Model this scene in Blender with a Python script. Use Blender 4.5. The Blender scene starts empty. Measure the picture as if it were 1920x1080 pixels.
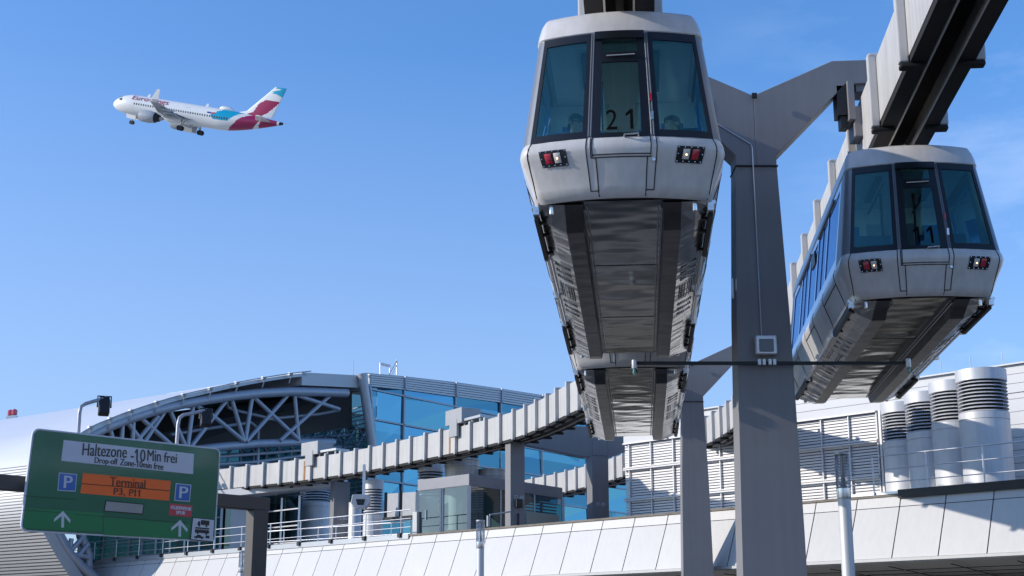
import bpy, math, random
from mathutils import Vector, Matrix
random.seed(7)
PI = math.pi
C = bpy.context.scene.collection
SC = bpy.context.scene

# ------------------------------------------------------------------ camera, sky, sun, exposure
F = 2650.0            # focal length in photograph pixels
TH = math.radians(14.2)
EYE = Vector((0, 0, 1.6))
cam_d = bpy.data.cameras.new('camera'); cam = bpy.data.objects.new('camera', cam_d); C.objects.link(cam)
cam_d.sensor_width = 36; cam_d.lens = F / 1920 * 36
cam_d.clip_start = 0.1; cam_d.clip_end = 6000
cam.location = EYE; cam.rotation_euler = (PI / 2 + TH, 0, 0)
SC.camera = cam

SUN_EL = math.radians(23)
SH = Vector((-1.0, -0.10, 0)).normalized()          # horizontal direction towards the sun
world = bpy.data.worlds.new("World"); SC.world = world; world.use_nodes = True
wn = world.node_tree; wn.nodes.clear()
wo = wn.nodes.new('ShaderNodeOutputWorld'); bg = wn.nodes.new('ShaderNodeBackground')
sky = wn.nodes.new('ShaderNodeTexSky'); sky.sky_type = 'NISHITA'; sky.sun_disc = False
sky.sun_elevation = SUN_EL; sky.sun_rotation = math.atan2(SH.x, SH.y)
sky.air_density = 1.0; sky.dust_density = 0.6; sky.ozone_density = 2.2; sky.altitude = 0
hs = wn.nodes.new('ShaderNodeHueSaturation'); hs.inputs['Saturation'].default_value = 1.0
hs.inputs['Value'].default_value = 1.0
# faint wisps of cloud high in the sky, in world directions
tc = wn.nodes.new('ShaderNodeTexCoord'); mp = wn.nodes.new('ShaderNodeMapping')
mp.inputs['Scale'].default_value = (2.2, 2.2, 7.0); mp.inputs['Location'].default_value = (0.35, 0.1, 0.4)
nz = wn.nodes.new('ShaderNodeTexNoise'); nz.inputs['Scale'].default_value = 2.0; nz.inputs['Detail'].default_value = 7
nz.inputs['Roughness'].default_value = 0.6
cr = wn.nodes.new('ShaderNodeValToRGB'); cr.color_ramp.elements[0].position = 0.50; cr.color_ramp.elements[1].position = 0.95
cr.color_ramp.elements[1].color = (0.28, 0.28, 0.28, 1)
mx = wn.nodes.new('ShaderNodeMix'); mx.data_type = 'RGBA'
mx.inputs['B'].default_value = (8.5, 9.0, 9.6, 1)
wn.links.new(tc.outputs['Generated'], mp.inputs['Vector']); wn.links.new(mp.outputs[0], nz.inputs['Vector'])
wn.links.new(nz.outputs['Fac'], cr.inputs['Fac']); cm2 = wn.nodes.new('ShaderNodeMath'); cm2.operation = 'MULTIPLY'; wn.links.new(cr.outputs['Color'], cm2.inputs[0]); wn.links.new(cm2.outputs[0], mx.inputs['Factor'])
tint = wn.nodes.new('ShaderNodeMix'); tint.data_type = 'RGBA'; tint.blend_type = 'MULTIPLY'; tint.inputs['Factor'].default_value = 1
tint.inputs['B'].default_value = (0.57, 0.91, 1.28, 1)
# pale air low in the sky, a little stronger towards the sun
sep = wn.nodes.new('ShaderNodeSeparateXYZ'); wn.links.new(tc.outputs['Generated'], sep.inputs[0])
def wmath(op, a, b, clamp=False):
    n_ = wn.nodes.new('ShaderNodeMath'); n_.operation = op; n_.use_clamp = clamp
    for i_, v_ in enumerate((a, b)):
        if isinstance(v_, (int, float)): n_.inputs[i_].default_value = v_
        else: wn.links.new(v_, n_.inputs[i_])
    return n_.outputs[0]
f1 = wmath('MULTIPLY', wmath('SUBTRACT', 0.40, sep.outputs['Z'], True), 1.45)
f2 = wmath('MULTIPLY', sep.outputs['X'], -0.14)
ff = wmath('MULTIPLY', wmath('ADD', f1, f2, True), 1.0, True)
air = wn.nodes.new('ShaderNodeMix'); air.data_type = 'RGBA'; air.inputs['B'].default_value = (2.75, 2.75, 3.55, 1)
wn.links.new(sky.outputs[0], tint.inputs['A']); wn.links.new(tint.outputs['Result'], air.inputs['A']); wn.links.new(ff, air.inputs['Factor']); wn.links.new(air.outputs['Result'], hs.inputs['Color'])
cmask = wn.nodes.new('ShaderNodeMapRange'); cmask.inputs['From Min'].default_value = 0.12; cmask.inputs['From Max'].default_value = 0.30; wn.links.new(sep.outputs['X'], cmask.inputs['Value'])
wn.links.new(hs.outputs[0], mx.inputs['A'])
wn.links.new(cmask.outputs[0], cm2.inputs[1]); wn.links.new(mx.outputs['Result'], bg.inputs['Color']); bg.inputs['Strength'].default_value = 0.15
wn.links.new(bg.outputs[0], wo.inputs[0])

sl = bpy.data.lights.new('sun', 'SUN'); sun = bpy.data.objects.new('sun', sl); C.objects.link(sun)
sl.energy = 3.4; sl.angle = math.radians(0.5); sl.color = (1.0, 0.93, 0.84)
to_sun = Vector((SH.x * math.cos(SUN_EL), SH.y * math.cos(SUN_EL), math.sin(SUN_EL)))
sun.rotation_euler = to_sun.to_track_quat('Z', 'Y').to_euler(); sun.location = (-40, 0, 60)

SC.view_settings.view_transform = 'Standard'; SC.view_settings.look = 'None'
SC.view_settings.exposure = 0.35; SC.view_settings.gamma = 1.0
SC.render.resolution_x = 1024; SC.render.resolution_y = 576

# ------------------------------------------------------------------ reading distances off the view (surveying)
def ray(px, py):
    x = (px - 960) / F; v = (540 - py) / F
    return Vector((x, math.cos(TH) - v * math.sin(TH), math.sin(TH) + v * math.cos(TH)))
def atY(px, py, Y):
    r = ray(px, py); return EYE + r * (Y / r.y)
def atZ(px, py, Z):                                  # Z above ground
    r = ray(px, py); return EYE + r * ((Z - EYE.z) / r.z)
def onP(px, py, p0, n):
    r = ray(px, py); return EYE + r * ((p0 - EYE).dot(n) / r.dot(n))

# ------------------------------------------------------------------ materials
MAT = {}
def mat(name, col, rough=0.5, metal=0.0, var=0.0, vscale=3.0, bump=0.0, bscale=20.0, bstretch=None, coat=0.0, emit=None, streak=0.0, spec=None, vstretch=(1, 1, 1), island=0.0):
    if name in MAT: return MAT[name]
    m = bpy.data.materials.new(name); m.use_nodes = True; nt = m.node_tree; b = nt.nodes['Principled BSDF']
    b.inputs['Base Color'].default_value = (*col, 1); b.inputs['Roughness'].default_value = rough
    b.inputs['Metallic'].default_value = metal
    if spec is not None: b.inputs['Specular IOR Level'].default_value = spec
    if coat: b.inputs['Coat Weight'].default_value = coat; b.inputs['Coat Roughness'].default_value = 0.08
    co = nt.nodes.new('ShaderNodeTexCoord')
    if var:
        mpp = nt.nodes.new('ShaderNodeMapping'); mpp.inputs['Scale'].default_value = vstretch
        n = nt.nodes.new('ShaderNodeTexNoise'); n.inputs['Scale'].default_value = vscale; n.inputs['Detail'].default_value = 6
        n.inputs['Roughness'].default_value = 0.65
        r = nt.nodes.new('ShaderNodeValToRGB')
        r.color_ramp.elements[0].position = 0.3; r.color_ramp.elements[1].position = 0.7
        r.color_ramp.elements[0].color = (*[c * (1 - var) for c in col], 1)
        r.color_ramp.elements[1].color = (*[min(1, c * (1 + var * 0.6)) for c in col], 1)
        nt.links.new(co.outputs['Object'], mpp.inputs[0]); nt.links.new(mpp.outputs[0], n.inputs['Vector'])
        nt.links.new(n.outputs['Fac'], r.inputs['Fac'])
        last = r.outputs['Color']
        if streak:
            mp2 = nt.nodes.new('ShaderNodeMapping'); mp2.inputs['Scale'].default_value = (9, 9, 0.35)
            n2 = nt.nodes.new('ShaderNodeTexNoise'); n2.inputs['Scale'].default_value = 1.0; n2.inputs['Detail'].default_value = 4
            r2 = nt.nodes.new('ShaderNodeValToRGB'); r2.color_ramp.elements[0].position = 0.35; r2.color_ramp.elements[1].position = 0.62
            r2.color_ramp.elements[0].color = (1 - streak, 1 - streak, 1 - streak * 1.1, 1); r2.color_ramp.elements[1].color = (1, 1, 1, 1)
            mm = nt.nodes.new('ShaderNodeMix'); mm.data_type = 'RGBA'; mm.blend_type = 'MULTIPLY'; mm.inputs['Factor'].default_value = 1
            nt.links.new(co.outputs['Object'], mp2.inputs[0]); nt.links.new(mp2.outputs[0], n2.inputs['Vector'])
            nt.links.new(n2.outputs['Fac'], r2.inputs['Fac']); nt.links.new(last, mm.inputs['A']); nt.links.new(r2.outputs['Color'], mm.inputs['B'])
            last = mm.outputs['Result']
        if island:
            ge = nt.nodes.new('ShaderNodeNewGeometry'); ml = nt.nodes.new('ShaderNodeMapRange'); ml.inputs['To Min'].default_value = 1 - island; ml.inputs['To Max'].default_value = 1
            m4 = nt.nodes.new('ShaderNodeMix'); m4.data_type = 'RGBA'; m4.blend_type = 'MULTIPLY'; m4.inputs['Factor'].default_value = 1
            nt.links.new(ge.outputs['Random Per Island'], ml.inputs['Value']); nt.links.new(last, m4.inputs['A']); nt.links.new(ml.outputs[0], m4.inputs['B']); last = m4.outputs['Result']
        nt.links.new(last, b.inputs['Base Color'])
    if bump:
        mp3 = nt.nodes.new('ShaderNodeMapping'); mp3.inputs['Scale'].default_value = bstretch or (1, 1, 1)
        n3 = nt.nodes.new('ShaderNodeTexNoise'); n3.inputs['Scale'].default_value = bscale; n3.inputs['Detail'].default_value = 1
        bp = nt.nodes.new('ShaderNodeBump'); bp.inputs['Strength'].default_value = bump; bp.inputs['Distance'].default_value = 0.03
        nt.links.new(co.outputs['Object'], mp3.inputs[0]); nt.links.new(mp3.outputs[0], n3.inputs['Vector'])
        nt.links.new(n3.outputs['Fac'], bp.inputs['Height']); nt.links.new(bp.outputs[0], b.inputs['Normal'])
    if emit:
        b.inputs['Emission Color'].default_value = (*emit[0], 1); b.inputs['Emission Strength'].default_value = emit[1]
    MAT[name] = m; return m
def glass(name, tint, refl=0.12, rough=0.02, rcol=(1, 1, 1), bump=0.0):
    m = bpy.data.materials.new(name); m.use_nodes = True; nt = m.node_tree; nt.nodes.clear()
    o = nt.nodes.new('ShaderNodeOutputMaterial'); t = nt.nodes.new('ShaderNodeBsdfTransparent'); g = nt.nodes.new('ShaderNodeBsdfGlossy')
    t.inputs['Color'].default_value = (*tint, 1); g.inputs['Roughness'].default_value = rough; g.inputs['Color'].default_value = (*rcol, 1)
    fr = nt.nodes.new('ShaderNodeLayerWeight'); fr.inputs['Blend'].default_value = 0.25
    mr = nt.nodes.new('ShaderNodeMapRange'); mr.inputs['To Min'].default_value = refl; mr.inputs['To Max'].default_value = 1.0
    s = nt.nodes.new('ShaderNodeMixShader')
    nt.links.new(fr.outputs['Fresnel'], mr.inputs['Value']); nt.links.new(mr.outputs[0], s.inputs[0])
    nt.links.new(t.outputs[0], s.inputs[1]); nt.links.new(g.outputs[0], s.inputs[2]); nt.links.new(s.outputs[0], o.inputs[0])
    if bump:
        co = nt.nodes.new('ShaderNodeTexCoord'); n3 = nt.nodes.new('ShaderNodeTexNoise'); n3.inputs['Scale'].default_value = 0.5
        bp = nt.nodes.new('ShaderNodeBump'); bp.inputs['Strength'].default_value = bump; bp.inputs['Distance'].default_value = 0.1
        nt.links.new(co.outputs['Object'], n3.inputs['Vector']); nt.links.new(n3.outputs['Fac'], bp.inputs['Height']); nt.links.new(bp.outputs[0], g.inputs['Normal'])
    MAT[name] = m; return m

M_silver = mat('silver_paint', (0.62, 0.59, 0.575), 0.33, 0.0, var=0.10, vscale=1.5, coat=0.35, streak=0.10)
M_post = mat('grey_post_paint', (0.20, 0.21, 0.23), 0.35, 0.3, var=0.08)
M_black = mat('black_gasket', (0.008, 0.009, 0.012), 0.35)
M_seam = mat('seam_black', (0.012, 0.012, 0.014), 0.6)
M_blue = mat('blue_side_paint', (0.012, 0.13, 0.46), 0.12, 0.1, var=0.08, coat=0.8)
M_teal = glass('teal_car_glass', (0.66, 1.0, 0.93), 0.10, 0.02, (0.42, 0.95, 0.85))
M_bluegl = glass('blue_side_glass', (0.70, 0.86, 0.95), 0.18, 0.02, (.45, .7, 1))
M_steel = mat('stainless_underfloor', (0.15, 0.157, 0.168), 0.12, 1.0, var=0.3, vscale=1.2, bump=0.6, bscale=1.1, bstretch=(1.2, 1.7, 1.0))
M_steel2 = mat('stainless_skirt', (0.46, 0.46, 0.47), 0.2, 1.0, var=0.15, vscale=3, bump=0.7, bscale=1.6, bstretch=(1, 2.2, 1))
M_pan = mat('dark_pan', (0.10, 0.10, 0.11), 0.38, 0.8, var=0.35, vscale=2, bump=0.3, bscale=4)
M_dark = mat('dark_steel', (0.022, 0.022, 0.024), 0.5, 0.3, var=0.3)
M_chrome = mat('bright_metal', (0.75, 0.75, 0.76), 0.25, 1.0)
M_alu = mat('brushed_aluminium', (0.66, 0.66, 0.68), 0.45, 0.35, var=0.08, vstretch=(1, 1, .1), streak=0.08)
M_inner = mat('interior_panel', (0.82, 0.84, 0.84), 0.6, var=0.05)
M_seat = mat('seat_fabric', (0.02, 0.06, 0.16), 0.9)
M_red = mat('red_lens', (0.45, 0.015, 0.04), 0.15, coat=1.0)
M_lens = mat('clear_lens', (0.62, 0.56, 0.52), 0.12, coat=1.0)
M_bulb = mat('lit_bulb', (1, 0.6, 0.3), 0.3, emit=((1, 0.62, 0.3), 3.0))
M_beam = mat('beam_paint', (0.50, 0.485, 0.47), 0.55, var=0.10, vscale=1.2, streak=0.16)
M_rib = mat('rib_paint', (0.47, 0.46, 0.45), 0.5, var=0.08)
M_underside = mat('beam_underside', (0.012, 0.011, 0.010), 0.8, var=0.3)  # near-black colour for the beam flanges, beam inside and rib feet
M_rail = mat('running_rail', (0.55, 0.52, 0.47), 0.4, 0.3)
M_pillar = mat('pillar_paint', (0.213, 0.205, 0.213), 0.55, var=0.07, vscale=0.8, streak=0.06)
M_white = mat('white_panel', (0.545, 0.53, 0.515), 0.4, var=0.03, vscale=0.6, streak=0.04, island=0.07)
M_whitew = mat('white_wall', (0.55, 0.545, 0.545), 0.5, var=0.05, vscale=0.5)
M_gap = mat('panel_gap', (0.03, 0.03, 0.035), 0.8)
M_lgrey = mat('light_grey_metal', (0.42, 0.43, 0.45), 0.4, 0.4, var=0.06)
M_slat = mat('louvre_slat', (0.62, 0.61, 0.61), 0.45, 0.1, var=0.04)
M_stone = mat('coping_stone', (0.20, 0.17, 0.14), 0.8, var=0.35, vscale=2)
M_gly = mat('galvanised', (0.62, 0.62, 0.64), 0.35, 0.6, var=0.08)
M_tube = mat('truss_tube', (0.36, 0.375, 0.42), 0.4, 0.3, var=0.08)
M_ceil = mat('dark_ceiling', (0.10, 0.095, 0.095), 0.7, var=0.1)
M_fglass = glass('facade_glass', (0.14, 0.36, 0.44), 0.60, 0.015, (0.13, 0.30, 0.38), bump=0.04)
M_dglass = glass('dark_teal_glass', (0.05, 0.14, 0.15), 0.12, 0.03, (.6, .8, .8))
M_hglass = glass('hut_glass', (0.22, 0.36, 0.38), 0.14)
M_stack = mat('stack_steel', (0.60, 0.60, 0.61), 0.5, 0.25, var=0.08, vscale=1.5, streak=0.10)
M_lamp = glass('lamp_cover', (0.80, 0.82, 0.84), 0.25, 0.15)
M_green = mat('sign_green', (0.0, 0.125, 0.06), 0.35, var=0.10, vscale=1.0)
M_signw = mat('sign_white', (0.58, 0.60, 0.66), 0.4, var=0.04)
M_signb = mat('sign_blue', (0.012, 0.12, 0.42), 0.35)
M_orange = mat('sign_orange', (1.0, 0.15, 0.015), 0.4, var=0.05)
M_signr = mat('sign_red', (0.55, 0.05, 0.07), 0.4)
M_grey = mat('sign_grey', (0.36, 0.34, 0.32), 0.5, var=0.15)
M_text = mat('lettering_dark', (0.02, 0.022, 0.026), 0.5)
M_asph = mat('asphalt', (0.08, 0.078, 0.075), 0.9, var=0.25, vscale=0.6, bump=0.2)
M_pave = mat('paving', (0.36, 0.35, 0.33), 0.9, var=0.2, vscale=0.8)
M_rust = mat('rust_stain', (0.34, 0.17, 0.08), 0.9, var=0.3)
M_board = mat('pale_board', (0.34, 0.33, 0.27), 0.7, var=0.1)

# ------------------------------------------------------------------ mesh builder
class MB:
    def __init__(s): s.v = []; s.f = []; s.m = []
    def add(s, vs, fs, mi=0):
        o = len(s.v); s.v += [Vector(v) for v in vs]
        for f in fs: s.f.append(tuple(i + o for i in f)); s.m.append(mi)
        return s
    def box(s, c, size, rz=0, mi=0, M=None):
        x, y, z = [k / 2 for k in size]; c = Vector(c)
        R = M if M is not None else Matrix.Rotation(rz, 3, 'Z')
        vs = [c + R @ Vector((a * x, b * y, d * z)) for d in (-1, 1) for b in (-1, 1) for a in (-1, 1)]
        return s.add(vs, [(0, 2, 3, 1), (4, 5, 7, 6), (0, 1, 5, 4), (2, 6, 7, 3), (0, 4, 6, 2), (1, 3, 7, 5)], mi)
    def bar(s, a, b, w, h, up=Vector((0, 0, 1)), mi=0):
        a = Vector(a); b = Vector(b); d = b - a
        if d.length < 1e-6: return s
        t = d.normalized(); sd = t.cross(up)
        if sd.length < 1e-4: sd = t.cross(Vector((0, 1, 0)))
        sd.normalize(); u = sd.cross(t)
        vs = [p + sd * (i * w / 2) + u * (j * h / 2) for p in (a, b) for i, j in ((-1, -1), (1, -1), (1, 1), (-1, 1))]
        return s.add(vs, [(0, 1, 2, 3), (4, 7, 6, 5), (0, 4, 5, 1), (1, 5, 6, 2), (2, 6, 7, 3), (3, 7, 4, 0)], mi)
    def tube(s, pts, r, n=10, mi=0, cap=True):
        pts = [Vector(p) for p in pts]; rs = r if isinstance(r, (list, tuple)) else [r] * len(pts)
        rings = []; side = None
        for i, p in enumerate(pts):
            t = (pts[min(i + 1, len(pts) - 1)] - pts[max(i - 1, 0)]).normalized()
            if side is None:
                side = t.cross(Vector((0, 0, 1)))
                if side.length < 1e-3: side = t.cross(Vector((0, 1, 0)))
            side = (side - t * side.dot(t)).normalized(); u = t.cross(side)
            rings.append([p + side * math.cos(2 * PI * k / n) * rs[i] + u * math.sin(2 * PI * k / n) * rs[i] for k in range(n)])
        vs = [v for rg in rings for v in rg]; fs = []
        for i in range(len(pts) - 1):
            for k in range(n): fs.append((i * n + k, i * n + (k + 1) % n, (i + 1) * n + (k + 1) % n, (i + 1) * n + k))
        if cap: fs.append(tuple(range(n))[::-1]); fs.append(tuple((len(pts) - 1) * n + k for k in range(n)))
        return s.add(vs, fs, mi)
    def lathe(s, c, prof, n=28, mi=0, axis='Z'):
        c = Vector(c); vs = []; fs = []
        for r, z in prof:
            for k in range(n):
                a = 2 * PI * k / n
                vs.append(c + (Vector((r * math.cos(a), r * math.sin(a), z)) if axis == 'Z' else Vector((z, r * math.cos(a), r * math.sin(a)))))
        for i in range(len(prof) - 1):
            for k in range(n): fs.append((i * n + k, i * n + (k + 1) % n, (i + 1) * n + (k + 1) % n, (i + 1) * n + k))
        return s.add(vs, fs, mi)
    def prism(s, pts, vec, mi=0):
        n = len(pts); pts = [Vector(p) for p in pts]; vec = Vector(vec)
        vs = pts + [p + vec for p in pts]
        fs = [tuple(range(n))[::-1], tuple(range(n, 2 * n))] + [(i, (i + 1) % n, n + (i + 1) % n, n + i) for i in range(n)]
        return s.add(vs, fs, mi)
    def grid(s, rows, mi=0):
        nr = len(rows); nc = len(rows[0]); vs = [p for r in rows for p in r]
        return s.add(vs, [(i * nc + j, i * nc + j + 1, (i + 1) * nc + j + 1, (i + 1) * nc + j) for i in range(nr - 1) for j in range(nc - 1)], mi)
    def pieces(s):
        key = {}; idx = []
        for v in s.v: idx.append(key.setdefault((round(v.x, 4), round(v.y, 4), round(v.z, 4)), len(key)))
        par = list(range(len(key)))
        def fd(a):
            while par[a] != a: par[a] = par[par[a]]; a = par[a]
            return a
        for f in s.f:
            r = fd(idx[f[0]])
            for i in f[1:]: par[fd(idx[i])] = r
        out = {}
        for f, mi in zip(s.f, s.m):
            q = out.setdefault(fd(idx[f[0]]), MB()); o = len(q.v); q.v += [s.v[i] for i in f]; q.f.append(tuple(range(o, o + len(f)))); q.m.append(mi)
        return list(out.values())
    def each(s, name, ms, parent, **kw):                 # one object for each separate piece
        import bmesh; res = []
        for q in s.pieces():
            o = q.build(name, ms, parent, **{**kw, 'fix': False}); bm = bmesh.new(); bm.from_mesh(o.data); bmesh.ops.remove_doubles(bm, verts=bm.verts, dist=1e-4)
            if kw.get('fix', True): bmesh.ops.recalc_face_normals(bm, faces=bm.faces)
            bm.to_mesh(o.data); bm.free(); res.append(o)
        return res
    def build(s, name, ms, parent=None, smooth=False, local=False, bevel=0, solid=0, fix=True):
        if not isinstance(ms, (list, tuple)): ms = [ms]
        if parent is not None:
            org = Vector((0, 0, 0)); q_ = parent
            while q_ is not None and not local: org += q_.location; q_ = q_.parent
        else:
            xs = [v.x for v in s.v]; ys = [v.y for v in s.v]; zs = [v.z for v in s.v]
            org = Vector(((min(xs) + max(xs)) / 2, (min(ys) + max(ys)) / 2, min(zs)))
        me = bpy.data.meshes.new(name); me.from_pydata([tuple(v - org) for v in s.v], [], s.f)
        for m in ms: me.materials.append(m)
        for p, mi in zip(me.polygons, s.m): p.material_index = mi; p.use_smooth = smooth
        if fix:
            import bmesh
            bm = bmesh.new(); bm.from_mesh(me); bmesh.ops.recalc_face_normals(bm, faces=bm.faces); bm.to_mesh(me); bm.free()
        me.update()
        o = bpy.data.objects.new(name, me); C.objects.link(o)
        if parent is not None: o.parent = parent
        else: o.location = org
        if solid:
            md = o.modifiers.new('solid', 'SOLIDIFY'); md.thickness = solid; md.offset = -1
        if bevel:
            md = o.modifiers.new('bevel', 'BEVEL'); md.width = bevel; md.segments = 2; md.limit_method = 'ANGLE'
        if smooth:
            try:
                md = o.modifiers.new('edges', 'EDGE_SPLIT'); md.split_angle = math.radians(38)
            except Exception: pass
        return o
def tag(o, label=None, cat=None, group=None, kind=None):
    if label: o['label'] = label
    if cat: o['category'] = cat
    if group: o['group'] = group
    if kind: o['kind'] = kind
    return o
def thing(name, loc, label, cat, group=None, rz=0):
    o = bpy.data.objects.new(name, None); C.objects.link(o); o.location = loc; o.rotation_euler = (0, 0, rz)
    o.empty_display_size = 0.3
    return tag(o, label, cat, group)
def kids(o): return [c for c in bpy.data.objects if c.parent == o]
def copy_tree(o, parent=None):
    c = o.copy(); C.objects.link(c); c.parent = parent
    for ch in kids(o): copy_tree(ch, c)
    return c
_tc = {}
def raw_text(txt):
    cu = bpy.data.curves.new('t', 'FONT'); cu.body = txt; cu.size = 1; cu.resolution_u = 3; cu.fill_mode = 'FRONT'; cu.offset = 0.0
    ob = bpy.data.objects.new('t', cu); C.objects.link(ob)
    bpy.context.view_layer.update()
    dg = bpy.context.evaluated_depsgraph_get(); me = ob.evaluated_get(dg).to_mesh()
    vs = [(v.co.x, v.co.y) for v in me.vertices]; fs = [tuple(p.vertices) for p in me.polygons]
    ob.evaluated_get(dg).to_mesh_clear(); bpy.data.objects.remove(ob); bpy.data.curves.remove(cu)
    return vs, fs
def text2d(txt):
    if txt in _tc: return _tc[txt]
    vs, fs = raw_text(txt)
    for i, chx in enumerate(txt):                      # give the figure 1 its upstroke
        if chx == '1':
            v1, _ = raw_text(txt[:i + 1]); xr = max(v[0] for v in v1); yt = max(v[1] for v in raw_text('1')[0]); n0 = len(vs)
            vs += [(xr, yt), (xr - .09, yt), (xr - .24, yt - .15), (xr - .24, yt - .25), (xr - .05, yt - .12)]; fs.append((n0, n0 + 1, n0 + 2, n0 + 3, n0 + 4))
    xs = [v[0] for v in vs]; ys = [v[1] for v in vs]; x0, x1, y0, y1 = min(xs), max(xs), min(ys), max(ys)
    vs = [((x - x0) / (x1 - x0), (y - y0) / (y1 - y0)) for x, y in vs]
    _tc[txt] = (vs, fs, (x1 - x0) / (y1 - y0)); return _tc[txt]
def put_text(mb, txt, fn, mi=0):                     # fn maps the unit box of the word onto its surface
    vs, fs, _ = text2d(txt); mb.add([fn(a, b) for a, b in vs], fs, mi); return mb

# ------------------------------------------------------------------ ground
mb = MB(); mb.add([(-900, -500, 0), (900, -500, 0), (900, 1500, 0), (-900, 1500, 0)], [(0, 1, 2, 3)])
tag(mb.build('ground', M_pave), kind='structure')
WD = Vector((-0.70, 0.714, 0)).normalized(); WN = Vector((-0.714, -0.70, 0)).normalized()     # terminal wall: along it, out of it
def road(name, c0, c1, z, m):
    mb = MB(); a = -WN * c0; b = -WN * c1
    mb.add([Vector((p.x, p.y, z)) for p in (a - WD * 120, a + WD * 160, b + WD * 160, b - WD * 120)], [(0, 1, 2, 3)])
    tag(mb.build(name, m), kind='structure')
road('road', 3.0, 35.0, 0.004, M_asph)
mb = MB()
for k in range(-30, 50): mb.bar(-WN * 13.5 + WD * (k * 3.0) + Vector((0, 0, .010)), -WN * 13.5 + WD * (k * 3.0 + 1.5) + Vector((0, 0, .010)), .14, .004)
tag(mb.build('road_marking', M_white), kind='structure')
mb = MB(); mb.bar(-WN * 30.1 - WD * 120 + Vector((0, 0, .07)), -WN * 30.1 + WD * 160 + Vector((0, 0, .07)), 1.6, .13)
mb.bar(-WN * 2.9 - WD * 120 + Vector((0, 0, .06)), -WN * 2.9 + WD * 160 + Vector((0, 0, .06)), .2, .12)
tag(mb.build('kerb', M_pave), kind='structure')

# ------------------------------------------------------------------ suspended railway cars
L = 9.15
LT = [(0.0, .95, .27), (.05, .985, .20), (.25, 1.04, .13), (.45, 1.105, .055), (.54, 1.135, .02), (.62, 1.15, 0), (.70, 1.14, .008),
      (.77, 1.12, .035), (2.02, .955, .35), (2.04, .965, .335), (2.15, .95, .36), (2.28, .925, .405), (2.37, .895, .45), (2.42, .84, .54)]
def lev(z):
    if z <= LT[0][0]: return LT[0][1:]
    for a, b in zip(LT, LT[1:]):
        if z <= b[0] + 1e-9:
            t = (z - a[0]) / (b[0] - a[0]); return a[1] + (b[1] - a[1]) * t, a[2] + (b[2] - a[2]) * t
    return LT[-1][1:]
def ZM(z):                                           # drawn heights to true heights above the car floor
    if z < 0: return z
    if z < .77: return z * .64 / .77
    if z < 2.02: return .64 + (z - .77) * 1.38 / 1.25
    return 2.02 + (z - 2.02) * .355 / .40
BOW, RC, UC = .17, .20, .90
def NP(u, z, off=0.0, rear=False):
    w, s0 = lev(z); a = abs(u); sg = 1 if u >= 0 else -1
    k = 2 * BOW / (UC * w)
    if a <= UC:
        x = a * w; s = s0 + BOW * (a / UC) ** 2; nx = k * a / UC
    else:
        th = (a - UC) / (1 - UC) * PI / 2; x = UC * w + (1 - UC) * w * math.sin(th)
        s = s0 + BOW + k * (x - UC * w) + (RC - k * (1 - UC) * w) * (1 - math.cos(th)); nx = math.tan(min(th, 1.45)) + k
    n = Vector((nx, -1, 0)).normalized()
    x += n.x * off; s += n.y * off
    if rear: s = L - s
    return Vector((sg * x, s, ZM(z)))
NU = [0, .15, .285, .34, .5, .7, .90, .92, .94, .96, .98, 1.0]
SYS = [1.02, 1.15, 2.5, 2.62, 3.24, 3.28, 3.90, 4.02, 5.13, 5.25, 5.87, 5.91, 6.53, 6.65, 8.0, 8.13]
HOLES = [(1.15, 2.5), (2.62, 3.24), (3.28, 3.90), (4.02, 5.13), (5.25, 5.87), (5.91, 6.53), (6.65, 8.0)]
def cols():
    c = [('n', u, 0) for u in NU] + [('s', 1, y) for y in SYS] + [('n', u, 1) for u in NU[::-1]]
    c += [('n', -u, 1) for u in NU[1:]] + [('s', -1, y) for y in SYS[::-1]] + [('n', -u, 0) for u in NU[::-1][:-1]]
    return c
def cpt(c, z):
    if c[0] == 'n': return NP(c[1], z, 0, bool(c[2]))
    return Vector((c[1] * lev(z)[0], c[2], ZM(z)))
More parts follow.
